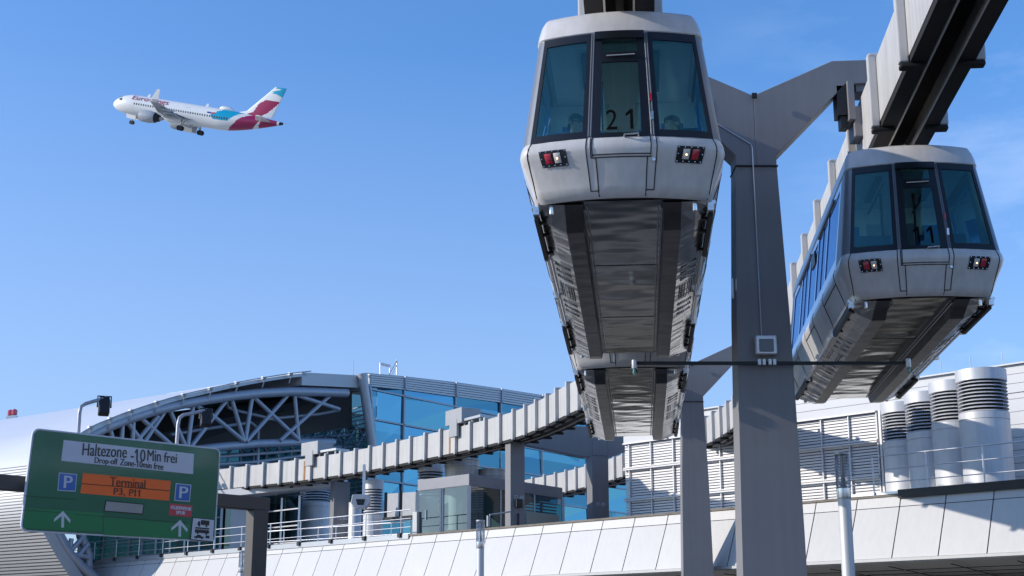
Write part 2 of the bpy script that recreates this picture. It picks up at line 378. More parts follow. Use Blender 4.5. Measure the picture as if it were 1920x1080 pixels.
def make_car(number, label, group):
    T = thing('train_car', (0, 0, 0), label, 'train car', group)
    CL = cols(); n = len(CL)
    ZL = [.0, .05, .15, .25, .35, .45, .5, .54, .58, .62, .66, .70, .77, .92, 1.2, 1.55, 1.9, 2.02, 2.04, 2.15, 2.22, 2.28, 2.32, 2.37, 2.42]
    lower, roof, posts, side = MB(), MB(), MB(), MB()
    def kind(c, d):
        us = [abs(x[1]) if x[0] == 'n' else None for x in (c, d)]
        if us[0] is not None and us[1] is not None:
            mid = (us[0] + us[1]) / 2
            if mid < .285: return 'door'
            if mid < .34: return 'post'
            if mid < .90: return 'win'
            return 'post'
        if us[0] is None and us[1] is None:
            y = (c[2] + d[2]) / 2
            for a, b in HOLES:
                if a < y < b: return 'hole'
            return 'side'
        return 'post'
    for j in range(len(ZL) - 1):
        z0, z1 = ZL[j], ZL[j + 1]; zm = (z0 + z1) / 2
        for i in range(n):
            c, d = CL[i], CL[(i + 1) % n]
            q = [cpt(c, z0), cpt(d, z0), cpt(d, z1), cpt(c, z1)]
            if zm < .77: lower.add(q, [(0, 1, 2, 3)])
            elif zm > 2.02: roof.add(q, [(0, 1, 2, 3)])
            else:
                k = kind(c, d)
                if k in ('door', 'win'): continue
                if k == 'hole' and .92 < zm < 1.9: continue
                (posts if k == 'post' else side).add(q, [(0, 1, 2, 3)])
    roof.add([cpt(c, 2.42) for c in CL], [tuple(range(n))])
    roof.add([Vector((a, b, 2.08)) for a, b in ((-.9, .6), (.9, .6), (.9, L - .6), (-.9, L - .6))], [(3, 2, 1, 0)])
    import bmesh
    def weld(o):
        bm = bmesh.new(); bm.from_mesh(o.data); bmesh.ops.remove_doubles(bm, verts=bm.verts, dist=1e-4); bm.to_mesh(o.data); bm.free()
    body = lower.build('body', M_silver, T, smooth=True, local=True, fix=False); weld(body)
    rf = roof.build('roof', M_silver, T, smooth=True, local=True, fix=False); weld(rf)
    posts.each('corner_post', M_post, T, smooth=True, local=True, fix=False, solid=.05)
    sd = side.build('side_panel', M_blue, T, smooth=True, local=True, fix=False, solid=.03); weld(sd)
    # lower side cladding seams, service hatches
    mbx = MB()
    def seam_side(pts, w=.012):
        for (y0, z0), (y1, z1) in zip(pts, pts[1:]):
            for sg in (-1, 1):
                N = 6
                for k in range(N):
                    a, b = k / N, (k + 1) / N
                    A = Vector((sg * (lev(z0 + (z1 - z0) * a)[0] + .002), y0 + (y1 - y0) * a, ZM(z0 + (z1 - z0) * a)))
                    B = Vector((sg * (lev(z0 + (z1 - z0) * b)[0] + .002), y0 + (y1 - y0) * b, ZM(z0 + (z1 - z0) * b)))
                    mbx.bar(A, B, w, w)
    for y in (1.1, 2.55, 3.95, 5.18, 6.6, 8.05): seam_side([(y, .03), (y, .75)])
    seam_side([(1.1, .5), (2.55, .5)]); seam_side([(3.95, .5), (5.18, .5)]); seam_side([(6.6, .5), (8.05, .5)])
    def seam_nose(u0, z0, u1, z1, w=.011, N=10):
        for rear in (False, True):
            for k in range(N):
                a, b = k / N, (k + 1) / N
                mbx.bar(NP(u0 + (u1 - u0) * a, z0 + (z1 - z0) * a, .001, rear), NP(u0 + (u1 - u0) * b, z0 + (z1 - z0) * b, .001, rear), w, w, up=Vector((0, 1, 0)))
    for s in (-1, 1):
        seam_nose(s * .955, .02, s * .90, .76)
        seam_nose(s * .35, .08, s * .34, .76); seam_nose(s * .27, .08, s * .35, .08, N=3)
        seam_nose(s * .285, .50, s * .285, .76)
        seam_nose(s * .265, .02, s * .255, .48)
    seam_nose(-.285, .52, .285, .52); seam_nose(-.30, .485, .30, .485); seam_nose(-.30, .485, -.30, .76)
    mbx.build('panel_seam', M_seam, T, local=True)
    mbb = MB()                                        # upper black door tracks on the sides
    for a, b in ((1.9, 4.0), (5.1, 7.2)):
        for sg in (-1, 1): mbb.box((sg * (lev(1.96)[0] + .012), (a + b) / 2, 1.965), (.02, b - a, .06))
    mbb.each('door_track', M_black, T, local=True)
    mbv = MB()
    for sg in (-1, 1):
        mbv.box((sg * (lev(1.75)[0] + .004), 4.57, 1.72), (.03, .5, .22))
    mbv.each('side_vent', M_black, T, local=True)
    for a, b in HOLES:                                # side panes
        for sg in (-1, 1):
            p = MB(); p.grid([[Vector((sg * (lev(z)[0] - .012), y, ZM(z))) for y in (a, b)] for z in (.92, 1.2, 1.55, 1.9)])
            p.build('side_window', M_bluegl, T, local=True)
    # windscreens
    def strip(mbq, outer, inner, off, rear):
        (u0, z0, u1, z1), (a0, b0, a1, b1) = outer, inner
        def rg(ua, ub, za, zb, N=6, Mz=6): mbq.grid([[NP(ua + (ub - ua) * i / N, za + (zb - za) * j / Mz, off, rear) for i in range(N + 1)] for j in range(Mz + 1)])
        rg(u0, u1, z0, b0, 8, 2); rg(u0, u1, b1, z1, 8, 2); rg(u0, a0, b0, b1, 2, 8); rg(a1, u1, b0, b1, 2, 8)
    for rear in (False, True):
        for s in (-1, 1):
            u0, u1 = (.335, .905) if s > 0 else (-.905, -.335)
            a0, a1 = (.385, .865) if s > 0 else (-.865, -.385)
            fr = MB(); strip(fr, (u0, .765, u1, 2.025), (a0, .845, a1, 1.93), .006, rear)
            fo = fr.build('windscreen_frame', M_black, T, smooth=True, local=True, solid=.02)
            g = MB(); g.grid([[NP(a0 + (a1 - a0) * i / 8, .84 + 1.095 * j / 6, -.004, rear) for i in range(9)] for j in range(7)])
            g.build('windscreen', M_teal, fo, smooth=True, local=True)
        # centre emergency door
        d = MB(); strip(d, (-.288, .765, .288, 2.03), (-.205, .815, .205, 1.935), .008, rear)
        dd = d.build('door', M_black, T, smooth=True, local=True, solid=.03)
        d2 = MB(); d2.grid([[NP(-.21 + .42 * i / 6, z, .0075, rear) for i in range(7)] for z in (1.66, 1.78)])
        d2.build('door_bar', M_black, dd, local=True, solid=.02)
        hb = MB(); hb.tube([NP(-.15, 1.73, .03, rear), NP(.17, 1.74, .03, rear)], .013); hb.build('blind_rod', M_chrome, dd, local=True)
        g = MB(); g.grid([[NP(-.205 + .41 * i / 6, .815 + 1.12 * j / 6, -.002, rear) for i in range(7)] for j in range(7)])
        g.build('door_window', M_teal, dd, smooth=True, local=True)
        tx = MB()
        sgn = 1 if not rear else -1
        for ch, (ua, ub) in zip(number, ((-.15, -.035) if number[0] != '1' else (-.12, -.045), (.05, .125))):
            put_text(tx, ch, lambda a, b, ua=ua, ub=ub: NP(sgn * (ua + (ub - ua) * a), .85 + .235 * b, .004, rear))
        tx.build('number', mat('number_black', (.002, .002, .003), .9, spec=.1), dd, local=True)
        h = MB(); A, B = NP(.03 * sgn, .775, .05, rear), NP(.17 * sgn, .785, .05, rear)
        h.tube([NP(.03 * sgn, .76, .0, rear), A, B, NP(.17 * sgn, .77, .0, rear)], .012); h.build('handle', M_chrome, dd, local=True)
        ps = MB()                                     # slim ridges on the posts beside the door
        for u in (-.325, -.30, .30, .325):
            ps.tube([NP(u, .78 + 1.24 * k / 6, .006, rear) for k in range(7)], .008, 6)
        ps.build('post_ridge', M_black if False else M_post, T, local=True)
        lk = MB()
        c = NP(.315 * sgn, 1.22, .02, rear); lk.box(c, (.022, .03, .09)); lk.build('emergency_latch', M_red, T, local=True)
        lk = MB(); c = NP(.318 * sgn, 1.0, .02, rear); lk.box(c, (.03, .03, .10)); lk.tube([NP(.318 * sgn, .44, -.01, rear), NP(.318 * sgn, .44, .03, rear)], .018); lk.each('lock', M_chrome, T, local=True)
        for s in (-1, 1):                             # light clusters
            u0, u1 = .535 * s, .80 * s; z0, z1 = .415, .62
            pl = MB(); pl.grid([[NP(u0 + (u1 - u0) * i / 4, z0 + (z1 - z0) * j / 3, .012, rear) for i in range(5)] for j in range(4)])
            po_ = pl.build('light_cluster', M_black, T, local=True)
            for (ua, ub, m, nm) in ((.595, .66, M_lens, 'head_lamp'), (.685, .75, M_red, 'tail_lamp')):
                ln = MB(); ln.grid([[NP(s * (ua + (ub - ua) * i / 3), .455 + .125 * j / 3, .020 + .012 * (1 if 0 < i < 3 and 0 < j < 3 else 0), rear) for i in range(4)] for j in range(4)])
                lo = ln.build(nm, m, po_, smooth=True, local=True)
            bl = MB(); c = NP(s * .628, .505, .034, rear); bl.box(c, (.016, .01, .016)); bl.build('bulb', M_bulb, po_, local=True)
            bo = MB()
            for uu, zz in [(a, b) for a in (.55, .61, .67, .73, .785) for b in (.43, .605)] + [(.55, .52), (.785, .52)]:
                bo.box(NP(s * uu, zz, .015, rear), (.011, .008, .011))
            bo.each('bolt', M_chrome, po_, local=True)
    # interior
    it = MB(); it.box((0, L / 2, .10), (1.75, L - 1.3, .06)); it.build('floor', M_dark, T, local=True)
    it = MB(); it.box((0, L / 2, 2.05), (1.68, L - 1.5, .03)); it.build('ceiling', M_inner, T, local=True)
    it = MB()
    for rear in (False, True):
        yy = 2.62 if not rear else L - 2.62
        for s in (-1, 1):
            it.box((s * .66, yy, 1.12), (.56, .05, 1.8)); 
            it.box((s * .28, yy, 1.9), (.24, .05, .26))
    it.each('partition', M_inner, T, local=True)
    it = MB()
    for rear in (False, True):
        yy = 2.58 if not rear else L - 2.58
        for s in (-1, 1): it.box((s * .64, yy, 1.35), (.28, .03, .75))
    it.each('partition_window', M_blue, T, local=True)
    it = MB()
    for rear in (False, True):
        f = (lambda y: y) if not rear else (lambda y: L - y)
        for s in (-1, 1):
            it.box((s * .56, f(1.35), .55), (.78, .42, .12)); it.box((s * .56, f(1.58), .92), (.76, .1, .72))
    it.each('seat', M_seat, T, local=True, bevel=.03)
    it = MB()
    for rear in (False, True):
        f = (lambda y: y) if not rear else (lambda y: L - y)
        for s in (-1, 1):
            it.tube([(s * .25, f(1.85), .13), (s * .25, f(1.85), 2.04)], .02)
            it.tube([(s * .35, f(1.0), 1.92), (s * .35, f(2.5), 1.92)], .016)
            it.box((s * .52, f(.72), .84), (.78, .18, .06)); it.tube([NP(s * .45, .84, -.06, rear), NP(s * .84, .82, -.06, rear)], .014)
            it.box((s * .42, f(1.5), 2.0), (.10, 1.2, .04))
    it.each('handrail', M_dark, T, local=True)
    # underfloor
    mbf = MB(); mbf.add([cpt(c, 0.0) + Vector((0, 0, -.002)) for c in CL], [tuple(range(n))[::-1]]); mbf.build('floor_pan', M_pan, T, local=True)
    ch = MB(); ch.grid([[Vector((x, y, -.012)) for x in (-.43, -.2, 0, .2, .43)] for y in [.33 + (L - .66) * k / 24 for k in range(25)]])
    ch.build('channel_panel', M_steel, T, local=True)
    ys = [(.40, 0.02), (.62, .35), (.95, 1.0), (L - .95, 1.0), (L - .55, .75), (L - .42, .35)]
    for s in (-1, 1):
        pn, sk = MB(), MB()
        rows_i = []; rows_o = []
        for y, f in ys:
            d = -.17 * f - .02
            rows_i.append([Vector((s * .44, y, -.012)), Vector((s * (.46), y, d)), Vector((s * .655, y, d))])
            rows_o.append([Vector((s * .655, y, d)), Vector((s * .82, y, d * .5 - .01)), Vector((s * .955, y, -.012))])
        pn.grid(rows_i); sk.grid(rows_o)
        for rr in (rows_i, rows_o): pass
        e = [rows_i[-1][0], rows_i[-1][1], rows_i[-1][2], rows_o[-1][2]]; pn.add(e, [(0, 1, 2, 3)])
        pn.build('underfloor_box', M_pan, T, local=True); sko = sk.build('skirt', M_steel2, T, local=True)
        ed = MB()
        ed.tube([(s * .445, .6, -.03), (s * .445, L - .6, -.03)], .014, 6); ed.tube([(s * .40, .6, -.02), (s * .40, L - .6, -.02)], .008, 6)
        ed.build('cable', M_chrome if False else M_lgrey, T, local=True)
        # vents in the skirt
        vn, fn = MB(), MB()
        sl_dir = (Vector((s * .955, 0, -.012)) - Vector((s * .655, 0, -.19))); Ls = sl_dir.length; sl_dir.normalize()
        def SP(t, y, off): 
            nrm = Vector((s * .51, 0, -.86)); return Vector((s * .655, y, -.19)) + sl_dir * (t * Ls) + nrm * off
        for y in (2.75, 3.05, 3.35, 3.75, 3.87, 3.99, 4.11, 4.23, 4.35, 4.75, 5.05, 5.35):
            dense = 3.6 < y < 4.5
            vn.bar(SP(.16, y, .006), SP(.80, y, .006), .05 if dense else .10, .006, up=Vector((s * .51, 0, -.86)))
            if dense: continue
            for k in range(7): fn.box(SP(.22 + .09 * k, y + .0, .012), (.022, .07, .012))
        for k in range(6): fn.bar(SP(.2 + .11 * k, 3.68, .012), SP(.2 + .11 * k, 4.42, .012), .012, .01)
        vn.build('vent_slot', M_dark, sko, local=True); fn.build('vent_fin', M_steel2, sko, local=True)
        rl = MB()                                     # side rail, brackets and dark door-mechanism boxes
        rl.tube([(s * .985, .55, -.02), (s * .985, L - .55, -.02)], .022, 8)
        for y in (.62, 2.55, 4.6, 6.4, L - .62):
            rl.box((s * .985, y, -.03), (.07, .12, .09)); rl.tube([(s * 1.02, y - .05, .02), (s * 1.02, y + .12, .02)], .026, 8)
        rl.build('side_rail', M_chrome, T, local=True)
        bx = MB()
        for a, b in ((.7, 2.45), (6.5, 8.4)): bx.box((s * .99, (a + b) / 2, -.05), (.05, b - a, .11))
        for y in (1.0, 1.5, 2.3, 6.6, 7.5, 8.1): bx.box((s * .93, y, -.045), (.10, .06, .03))
        bx.each('door_gear', M_dark, T, local=True)
        for y in (.47, L - .47):
            q = MB(); q.lathe((s * .80, y, -.11), [(0, 0), (.028, 0), (.03, .01), (.03, .1), (0, .1)], 12); q.build('buffer_stud', M_chrome, T, smooth=True, local=True)
    ln = MB()
    for y in (3.1, 6.1): ln.box((0, y, -.016), (.84, .008, .005))
    ln.each('channel_seam', M_dark, T, local=True)
    ln = MB()
    for k in range(34):
        for sx in (-.405, .405): ln.box((sx, .55 + k * .245, -.018), (.022, .022, .012))
    ln.build('bolt_row', M_lgrey, T, local=True)
    # hangers from the roof up to the running gear in the beam
    for y in (2.1, L - 2.1):
        hg = MB(); hg.box((0, y, 2.52), (.16, .5, .36)); hg.box((0, y, 2.66), (.12, .26, .3)); hg.tube([(-.1, y, 2.55), (.1, y, 2.55)], .07)
        hg.build('hanger', M_dark, T, local=True)
    cp = MB(); cp.tube([(0, L - .1, .35), (0, L + .3, .35)], .06); cp.build('coupler', M_dark, T, local=True)
    an = MB(); an.tube([(-.05, .95, 2.40), (-.02, .93, 2.52)], .012); an.tube([(.03, .95, 2.40), (0, .93, 2.52)], .012); an.build('roof_fitting', M_chrome, T, local=True)
    return T

LANES = [(-0.12, .0900), (4.03, .0945)]              # X = a + b*Y for each straight track
ZB = 1.6 + 7.45                                      # underside of the guideway beam
ZF = 1.6 + 4.82                                      # car floor
def place_car(T, lane, y):
    a, b = LANES[lane]; T.location = (a + b * y, y, ZF); T.rotation_euler = (0, 0, -math.atan(b))
G_CARS = 'suspended railway cars hanging from the guideways'
car = make_car('21', 'large silver suspended car numbered 21 with passengers behind its teal windscreen', G_CARS)
place_car(car, 0, 14.7)
car_b = copy_tree(car); tag(car_b, 'rear silver car coupled behind car 21, only its nose strip and shiny underside seen')
place_car(car_b, 0, 14.7 + 9.8)
car_c = make_car('11', 'silver and blue suspended car numbered 11 hanging under the right hand beam', G_CARS)
place_car(car_c, 1, 19.25)

# ------------------------------------------------------------------ passengers
M_skin = mat('skin', (0.55, 0.32, 0.24), 0.55); M_hair = mat('dark_hair', (0.015, 0.011, 0.01), 0.7)
M_coat = mat('dark_coat', (0.012, 0.016, 0.03), 0.85); M_coat2 = mat('pale_coat', (0.62, 0.64, 0.66), 0.85)
def person(loc, rz, label, coat, glasses):
    T = thing('person', loc, label, 'person', None, rz)
    J = [((0, 0, 0), .13, .11), ((0, .0, .18), .15, .11), ((0, 0, .36), .17, .11), ((0, 0, .46), .10, .08), ((0, 0, .53), .055, .055), ((0, -.01, .59), .07, .08),
         ((0, -.012, .68), .082, .098), ((0, 0, .76), .06, .07)]
    E = [(0, 1), (1, 2), (2, 3), (3, 4), (4, 5), (5, 6), (6, 7)]
    def ch(parent, pts):
        p = parent
        for co, r in pts:
            J.append((co, r, r)); E.append((p, len(J) - 1)); p = len(J) - 1
        return p
    for s in (-1, 1):
        ch(2, [((s * .17, 0, .38), .065), ((s * .22, -.04, .12), .05), ((s * .20, -.26, .02), .04), ((s * .14, -.40, .05), .032)])
        ch(0, [((s * .10, -.05, -.03), .09), ((s * .12, -.45, .0), .075), ((s * .12, -.47, -.40), .05), ((s * .12, -.60, -.43), .04)])
        b = len(J) - 5 if False else None
    me = bpy.data.meshes.new('person_body'); me.from_pydata([j[0] for j in J], E, [])
    o = bpy.data.objects.new('body', me); C.objects.link(o); o.parent = T
    sk = o.modifiers.new('skin', 'SKIN'); 
    for i, j in enumerate(J): me.skin_vertices[0].data[i].radius = (j[1], j[2])
    me.skin_vertices[0].data[0].use_root = True
    sb = o.modifiers.new('sub', 'SUBSURF'); sb.levels = 2; sb.render_levels = 2
    bpy.context.view_layer.update(); dg = bpy.context.evaluated_depsgraph_get()
    nm = bpy.data.meshes.new_from_object(o.evaluated_get(dg)); o.modifiers.clear(); o.data = nm
    nm.materials.clear(); nm.materials.append(M_skin); nm.materials.append(coat)
    for v in nm.vertices:                             # brow, eye sockets, nose and chin pushed into the face
        x, y, z = v.co
        if z > .56 and y < -.04:
            if abs(x) < .022 and .62 < z < .67: v.co.y -= .022
            if .015 < abs(x) < .05 and .665 < z < .70: v.co.y += .012
            if z < .60 and abs(x) < .03: v.co.y -= .012
    for p in nm.polygons:
        c = p.center; hand = c.y < -.33 and c.z > -.02 and abs(c.x) < .2
        p.material_index = 0 if (c.z > .50 or hand) else 1; p.use_smooth = True
    h = MB(); rows = []
    for i in range(9):
        th = PI * .5 * i / 8 * 1.1
        rows.append([Vector((math.sin(th) * .098 * math.cos(a), .012 + math.sin(th) * .112 * math.sin(a), .70 + .105 * math.cos(th) - (.06 if math.sin(a) > .2 and i > 5 else 0) + (.03 if math.sin(a) < -.4 and i > 5 else 0))) for a in [2 * PI * k / 20 for k in range(21)]])
    h.grid(rows); h.build('hair', M_hair, T, smooth=True, local=True)
    e = MB()
    for s in (-1, 1): e.lathe((s * .085, .0, .665), [(0, -.02), (.02, -.012), (.024, 0), (.02, .02), (0, .03)], 10)
    e.build('ear', M_skin, T, smooth=True, local=True)
    mth = MB(); mth.bar((-.022, -.112, .607), (.022, -.112, .607), .01, .008); mth.build('mouth', M_signr, T, local=True)
    if glasses:
        g = MB()
        for s in (-1, 1): g.box((s * .033, -.118, .677), (.052, .01, .034)); g.bar((s * .06, -.11, .68), (s * .085, 0, .68), .005, .008)
        g.bar((-.01, -.12, .682), (.01, -.12, .682), .006, .006); g.build('sunglasses', M_black, T, local=True)
    else:
        g = MB()
        for s in (-1, 1): g.box((s * .033, -.104, .68), (.022, .008, .010))
        g.build('eye', M_dark, T, local=True)
    return T
def in_car(x, y, z, lane=0, y0=14.7):
    a, b = LANES[lane]; p = Vector((a + b * y0, y0, ZF)); r = -math.atan(b)
    return p + Matrix.Rotation(r, 3, 'Z') @ Vector((x, y, z)), r
p, r = in_car(-.55, 1.25, .59); person(p, r + .75, 'person in dark coat and sunglasses seated behind the left windscreen', M_coat, True)
p, r = in_car(.60, 1.30, .55); person(p, r - .9, 'dark haired person in pale coat seated behind the right windscreen', M_coat2, False)

# ------------------------------------------------------------------ guideway beams
def smooth_path(pts, n=8):
    out = []
    P = [pts[0]] + pts + [pts[-1]]
    for i in range(1, len(P) - 2):
        p0, p1, p2, p3 = P[i - 1], P[i], P[i + 1], P[i + 2]
        for k in range(n):
            t = k / n
            out.append(0.5 * ((2 * p1) + (p2 - p0) * t + (2 * p0 - 5 * p1 + 4 * p2 - p3) * t * t + (3 * p1 - p0 - 3 * p2 + p3) * t ** 3))
    out.append(pts[-1]); return out
def resample(path, ds):
    out = [path[0]]; acc = 0; tot = 0
    for a, b in zip(path, path[1:]):
        seg = (b - a).length; pos = 0
        while acc + (seg - pos) >= ds:
            pos += ds - acc; out.append(a + (b - a) * (pos / seg)); acc = 0
        acc += seg - pos
    return out
HW = .43; HB = 1.10
def beam(lane, far_px, label, cab):
    a, b = LANES[lane]
    st = [Vector((a + b * y, y, 0)) for y in (-40, -20, 0, 12, 24, 34, 41)]
    fr = []
    for px, py in far_px:
        q = atZ(px, py, ZB); q.z = 0; fr.append(q)
    path0 = smooth_path(st + fr, 10)
    # shift the traced near edge to the centre line
    path = []
    for i, p in enumerate(path0):
        t = (path0[min(i + 1, len(path0) - 1)] - path0[max(i - 1, 0)]).normalized(); nrm = Vector((t.y, -t.x, 0))
        k = min(1, max(0, (p.y - 41) / 5)); path.append(p + nrm * HW * k)
    path = resample(path, .6)
    T = thing('guideway_beam', (path[60].x, path[60].y, 0), label, 'rail beam', 'guideway beams of the suspended railway')
    T.location.z = ZB
    frm = []
    for i, p in enumerate(path):
        t = (path[min(i + 1, len(path) - 1)] - path[max(i - 1, 0)]).normalized(); frm.append((p, t, Vector((t.y, -t.x, 0))))
    def sweep(prof, closed=True):
        m = MB(); k = len(prof); vs = []
        for p, t, nn in frm:
            for o, z in prof: vs.append(p + nn * o + Vector((0, 0, ZB + z)))
        fs = []
        for i in range(len(frm) - 1):
            for j in range(k if closed else k - 1): fs.append((i * k + j, i * k + (j + 1) % k, (i + 1) * k + (j + 1) % k, (i + 1) * k + j))
        m.add(vs, fs); return m
    for s in (-1, 1): sweep([(s * HW, .10), (s * (HW - .03), .10), (s * (HW - .03), HB - .03), (s * HW, HB - .03)]).build('side_panel', M_beam, T)
    sweep([(-HW + .001, HB), (HW - .001, HB), (HW - .001, HB - .04), (-HW + .001, HB - .04)]).build('top_plate', M_beam, T)
    for s in (-1, 1):
        sweep([(s * (HW - .01), 0), (s * (HW - .01), .16), (s * (HW - .04), .16), (s * (HW - .04), .03), (s * .20, .03), (s * .20, 0)]).build('bottom_flange', M_underside, T)
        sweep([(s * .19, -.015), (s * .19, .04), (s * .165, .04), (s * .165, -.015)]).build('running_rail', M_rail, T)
    sweep([(-HW + .05, .62), (HW - .05, .62), (HW - .05, .64), (-HW + .05, .64)]).build('inner_ceiling', M_underside, T)
    sweep([(-.05, .45), (.05, .45), (.05, .55), (-.05, .55)]).build('power_rail', M_dark, T)
    # ribs: every 2.4 m on the straight, every 1.2 m on the curve
    rb = MB()
    for s in (-1, 1):
        rb.box((s * (HW + .065), 0, HB / 2 + .04), (.13, .13, HB + .06))
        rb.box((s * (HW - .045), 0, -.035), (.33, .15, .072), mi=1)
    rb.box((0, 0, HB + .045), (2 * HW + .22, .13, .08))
    r0 = rb.build('rib', [M_rib, M_underside], T, bevel=.02); me = r0.data
    for v in me.vertices: v.co += T.location
    first = True; nxt = 0; cnt = 0; dist = 0
    for i in range(1, len(frm)):
        p, t, nn = frm[i]
        if p.y < 3: continue
        dist += .6
        step = 2.4 if p.y < 42 else 1.2
        if dist >= nxt:
            nxt = dist + step - .01
            o = r0 if first else r0.copy()
            if not first: C.objects.link(o)
            first = False; o.parent = T; o.location = p + Vector((0, 0, ZB)) - T.location; o.rotation_euler = (0, 0, math.atan2(t.y, t.x) - PI / 2); cnt += 1
    for (px, py, L_) in cab:                          # cable cabinets riding on top of the beam
        q = atZ(px, py, ZB + HB); 
        i = min(range(len(frm)), key=lambda k: (frm[k][0] - Vector((q.x, q.y, 0))).length); p, t, nn = frm[i]
        rz = math.atan2(t.y, t.x)
        m = MB(); m.box(p - t * .0 + nn * (-.15) + Vector((0, 0, ZB + HB + .42)), (L_, .9, .62), rz); m.box(p - t * 0 + nn * (-.56) + Vector((0, 0, ZB + HB - .05)), (L_ * .45, .12, .7), rz)
        cb = m.build('cable_cabinet', mat('cabinet_grey', (.33, .33, .34), .5, .1, var=.1), T, bevel=.015)
        m = MB(); m.box(p + t * (-L_ * .9) + nn * (-.1) + Vector((0, 0, ZB + HB + .22)), (1.5, .8, .10), rz)
        for dx in (-.6, 0, .6): m.box(p + t * (-L_ * .9 + dx) + nn * (-.4) + Vector((0, 0, ZB + HB + .1)), (.06, .06, .2), rz)
        m.build('inspection_platform', M_lgrey, T)
        m = MB(); m.box(p + t * (.55) + nn * (-HW - .006) + Vector((0, 0, ZB + .55)), (.14, .006, .9), rz); m.build('rust_streak', M_rust, T)
    return frm
A_px = [(1097, 767), (1056, 786), (1020, 804), (960, 827), (867, 850), (789, 866), (684, 887), (555, 906), (415, 921), (300, 936)]
B_px = [(1380, 803), (1323, 838), (1267, 862), (1204, 884), (1138, 906), (1056, 926), (990, 938), (930, 948)]
frA = beam(0, A_px, 'long pale ribbed guideway beam over car 21 curving left in front of the glass hall', [(838, 800, 1.3), (560, 856, 1.3)])
frB = beam(1, B_px, 'pale ribbed guideway beam over car 11 curving behind the two grey pillars', [])

# ------------------------------------------------------------------ Y shaped and T shaped pillars
def tx(mb_, txt, c, ex, ez, w, h): put_text(mb_, txt, lambda a, b: c + ex * ((a - .5) * w) + ez * ((b - .5) * h)); return mb_
def y_pillar(X, Y, label, full):
    rz = 0.0
    R = Matrix.Rotation(rz, 3, 'Z'); O = Vector((X, Y, 0))
    T = thing('support_pillar', O, label, 'pillar', 'grey steel pillars carrying the guideways')
    def W(x, y, z): return O + R @ Vector((x, y, z))
    th = .33
    # shaft widths measured: 1.0 m at the foot, 0.62 m below the fork
    ws = [(0, .50), (3.24, .467), (6.55, .41), (9.0, .325)]
    m = MB(); rows = []
    for z, w in ws:
        tt = th * (0.80 + .2 * (1 - z / 9))
        rows.append([W(-w, -tt, z), W(w, -tt, z), W(w, tt, z), W(-w, tt, z), W(-w, -tt, z)])
    m.grid(rows); m.add([rows[-1][k] for k in range(4)], [(0, 1, 2, 3)]); m.build('shaft', M_pillar, T)
    LX = (LANES[0][0] + LANES[0][1] * Y - X, LANES[1][0] + LANES[1][1] * Y - X)
    for s, lx in ((-1, LX[0]), (1, LX[1])):
        reach = abs(lx)
        prof = [(0, 8.55), (0, 10.22), (1.30, 10.80), (reach + .25, 10.84), (reach + .25, 10.42), (1.52, 10.40), (.325, 9.12), (.325, 9.0), (0, 9.0)]
        prof = [(0, 9.003), (0, 10.20), (1.30, 10.80), (reach + .25, 10.84), (reach + .25, 10.44), (1.50, 10.40), (.325, 9.18), (.325, 9.003)]
        tk = .27
        m = MB(); m.prism([W(s * x, -tk, z) for x, z in prof], R @ Vector((0, 2 * tk, 0)))
        a = m.build('arm', M_pillar, T, bevel=.01)
        h = MB(); h.box(W(s * (reach - .62), -.1, 10.1), (.10, .5, .66), rz); h.box(W(s * (reach - .50), -.1, 9.75), (.16, .42, .5), rz); h.box(W(s * reach, 0, 10.36), (1.0, .4, .12), rz)
        h.build('beam_bracket', M_pillar, a)
        h = MB(); h.box(W(s * (reach - .75), -.12, 10.12), (.16, .3, .5), rz); h.box(W(s * (reach - .72), -.12, 9.92), (.12, .2, .5), rz); h.build('bearing', M_dark, a)
    m = MB(); m.box(W(0, -th - .03, 10.16), (.08, .05, .08), rz); m.build('lifting_eye', M_dark, T)
    m = MB(); m.box(W(0, -.01, 9.0), (.68, .58, .018), rz); m.build('weld_seam', M_dark, T)
    if full:
        m = MB(); m.tube([W(-.62, -.285, 9.72), W(-.08, -.29, 9.36), W(-.06, -.295, 9.30), W(-.055, -.30, 8.4), W(-.045, -.315, 6.2)], .011, 8)
        m.build('conduit', M_gly, T)
        m = MB(); m.box(W(.0, -.375, 6.06), (.33, .14, .30), rz); bxo = m.build('junction_box', M_gly, T, bevel=.02)
        m = MB(); m.box(W(.0, -.455, 6.05), (.22, .02, .2), rz); m.build('box_cover', mat('grey_cover', (.16, .18, .20), .4), bxo, bevel=.01)
        m = MB()
        for x in (-.12, -.05, .04, .11): m.box(W(x, -.44, 5.79), (.05, .05, .09), rz)
        m.each('cable_gland', M_gly, T, bevel=.005)
        m = MB(); m.box(W(.05, -.42, 5.775), (4.18, .05, .05), rz); ar = m.build('sensor_crossbar', M_dark, T)
        for sx in (-2.03, 2.14):
            z0 = 5.68 if sx < 0 else 5.70
            m = MB(); m.lathe(W(sx, -.47, z0), [(0, .0), (.036, .0), (.04, .01), (.04, .13), (.03, .14), (0, .14)], 16)
            so = m.build('sensor_head', M_gly, ar, smooth=True)
            m = MB(); m.lathe(W(sx, -.47, z0 - .09), [(0, 0), (.018, .0), (.028, .03), (.02, .09), (0, .09)], 12); m.build('sensor_lens', mat('green_lens', (.05, .22, .2), .1, coat=1), so, smooth=True)
            m = MB(); m.tube([W(sx, -.47, z0 - .0), W(sx + .05, -.45, z0 - .06), W(sx, -.44, z0 + .05)], .008, 6); m.build('sensor_cable', M_dark, so)
        m = MB(); m.box(W(-.43, -.1, 7.03), (.03, .04, .32), rz); m.build('marker_plate', M_hglass if False else M_gly, T)
    return T
y_pillar(3.89, 21.6, 'broad dark grey forked pillar between the two railway cars with a sensor bar', True)
y_pillar(5.66, 44.0, 'farther grey forked pillar seen just left of the broad front pillar', False)

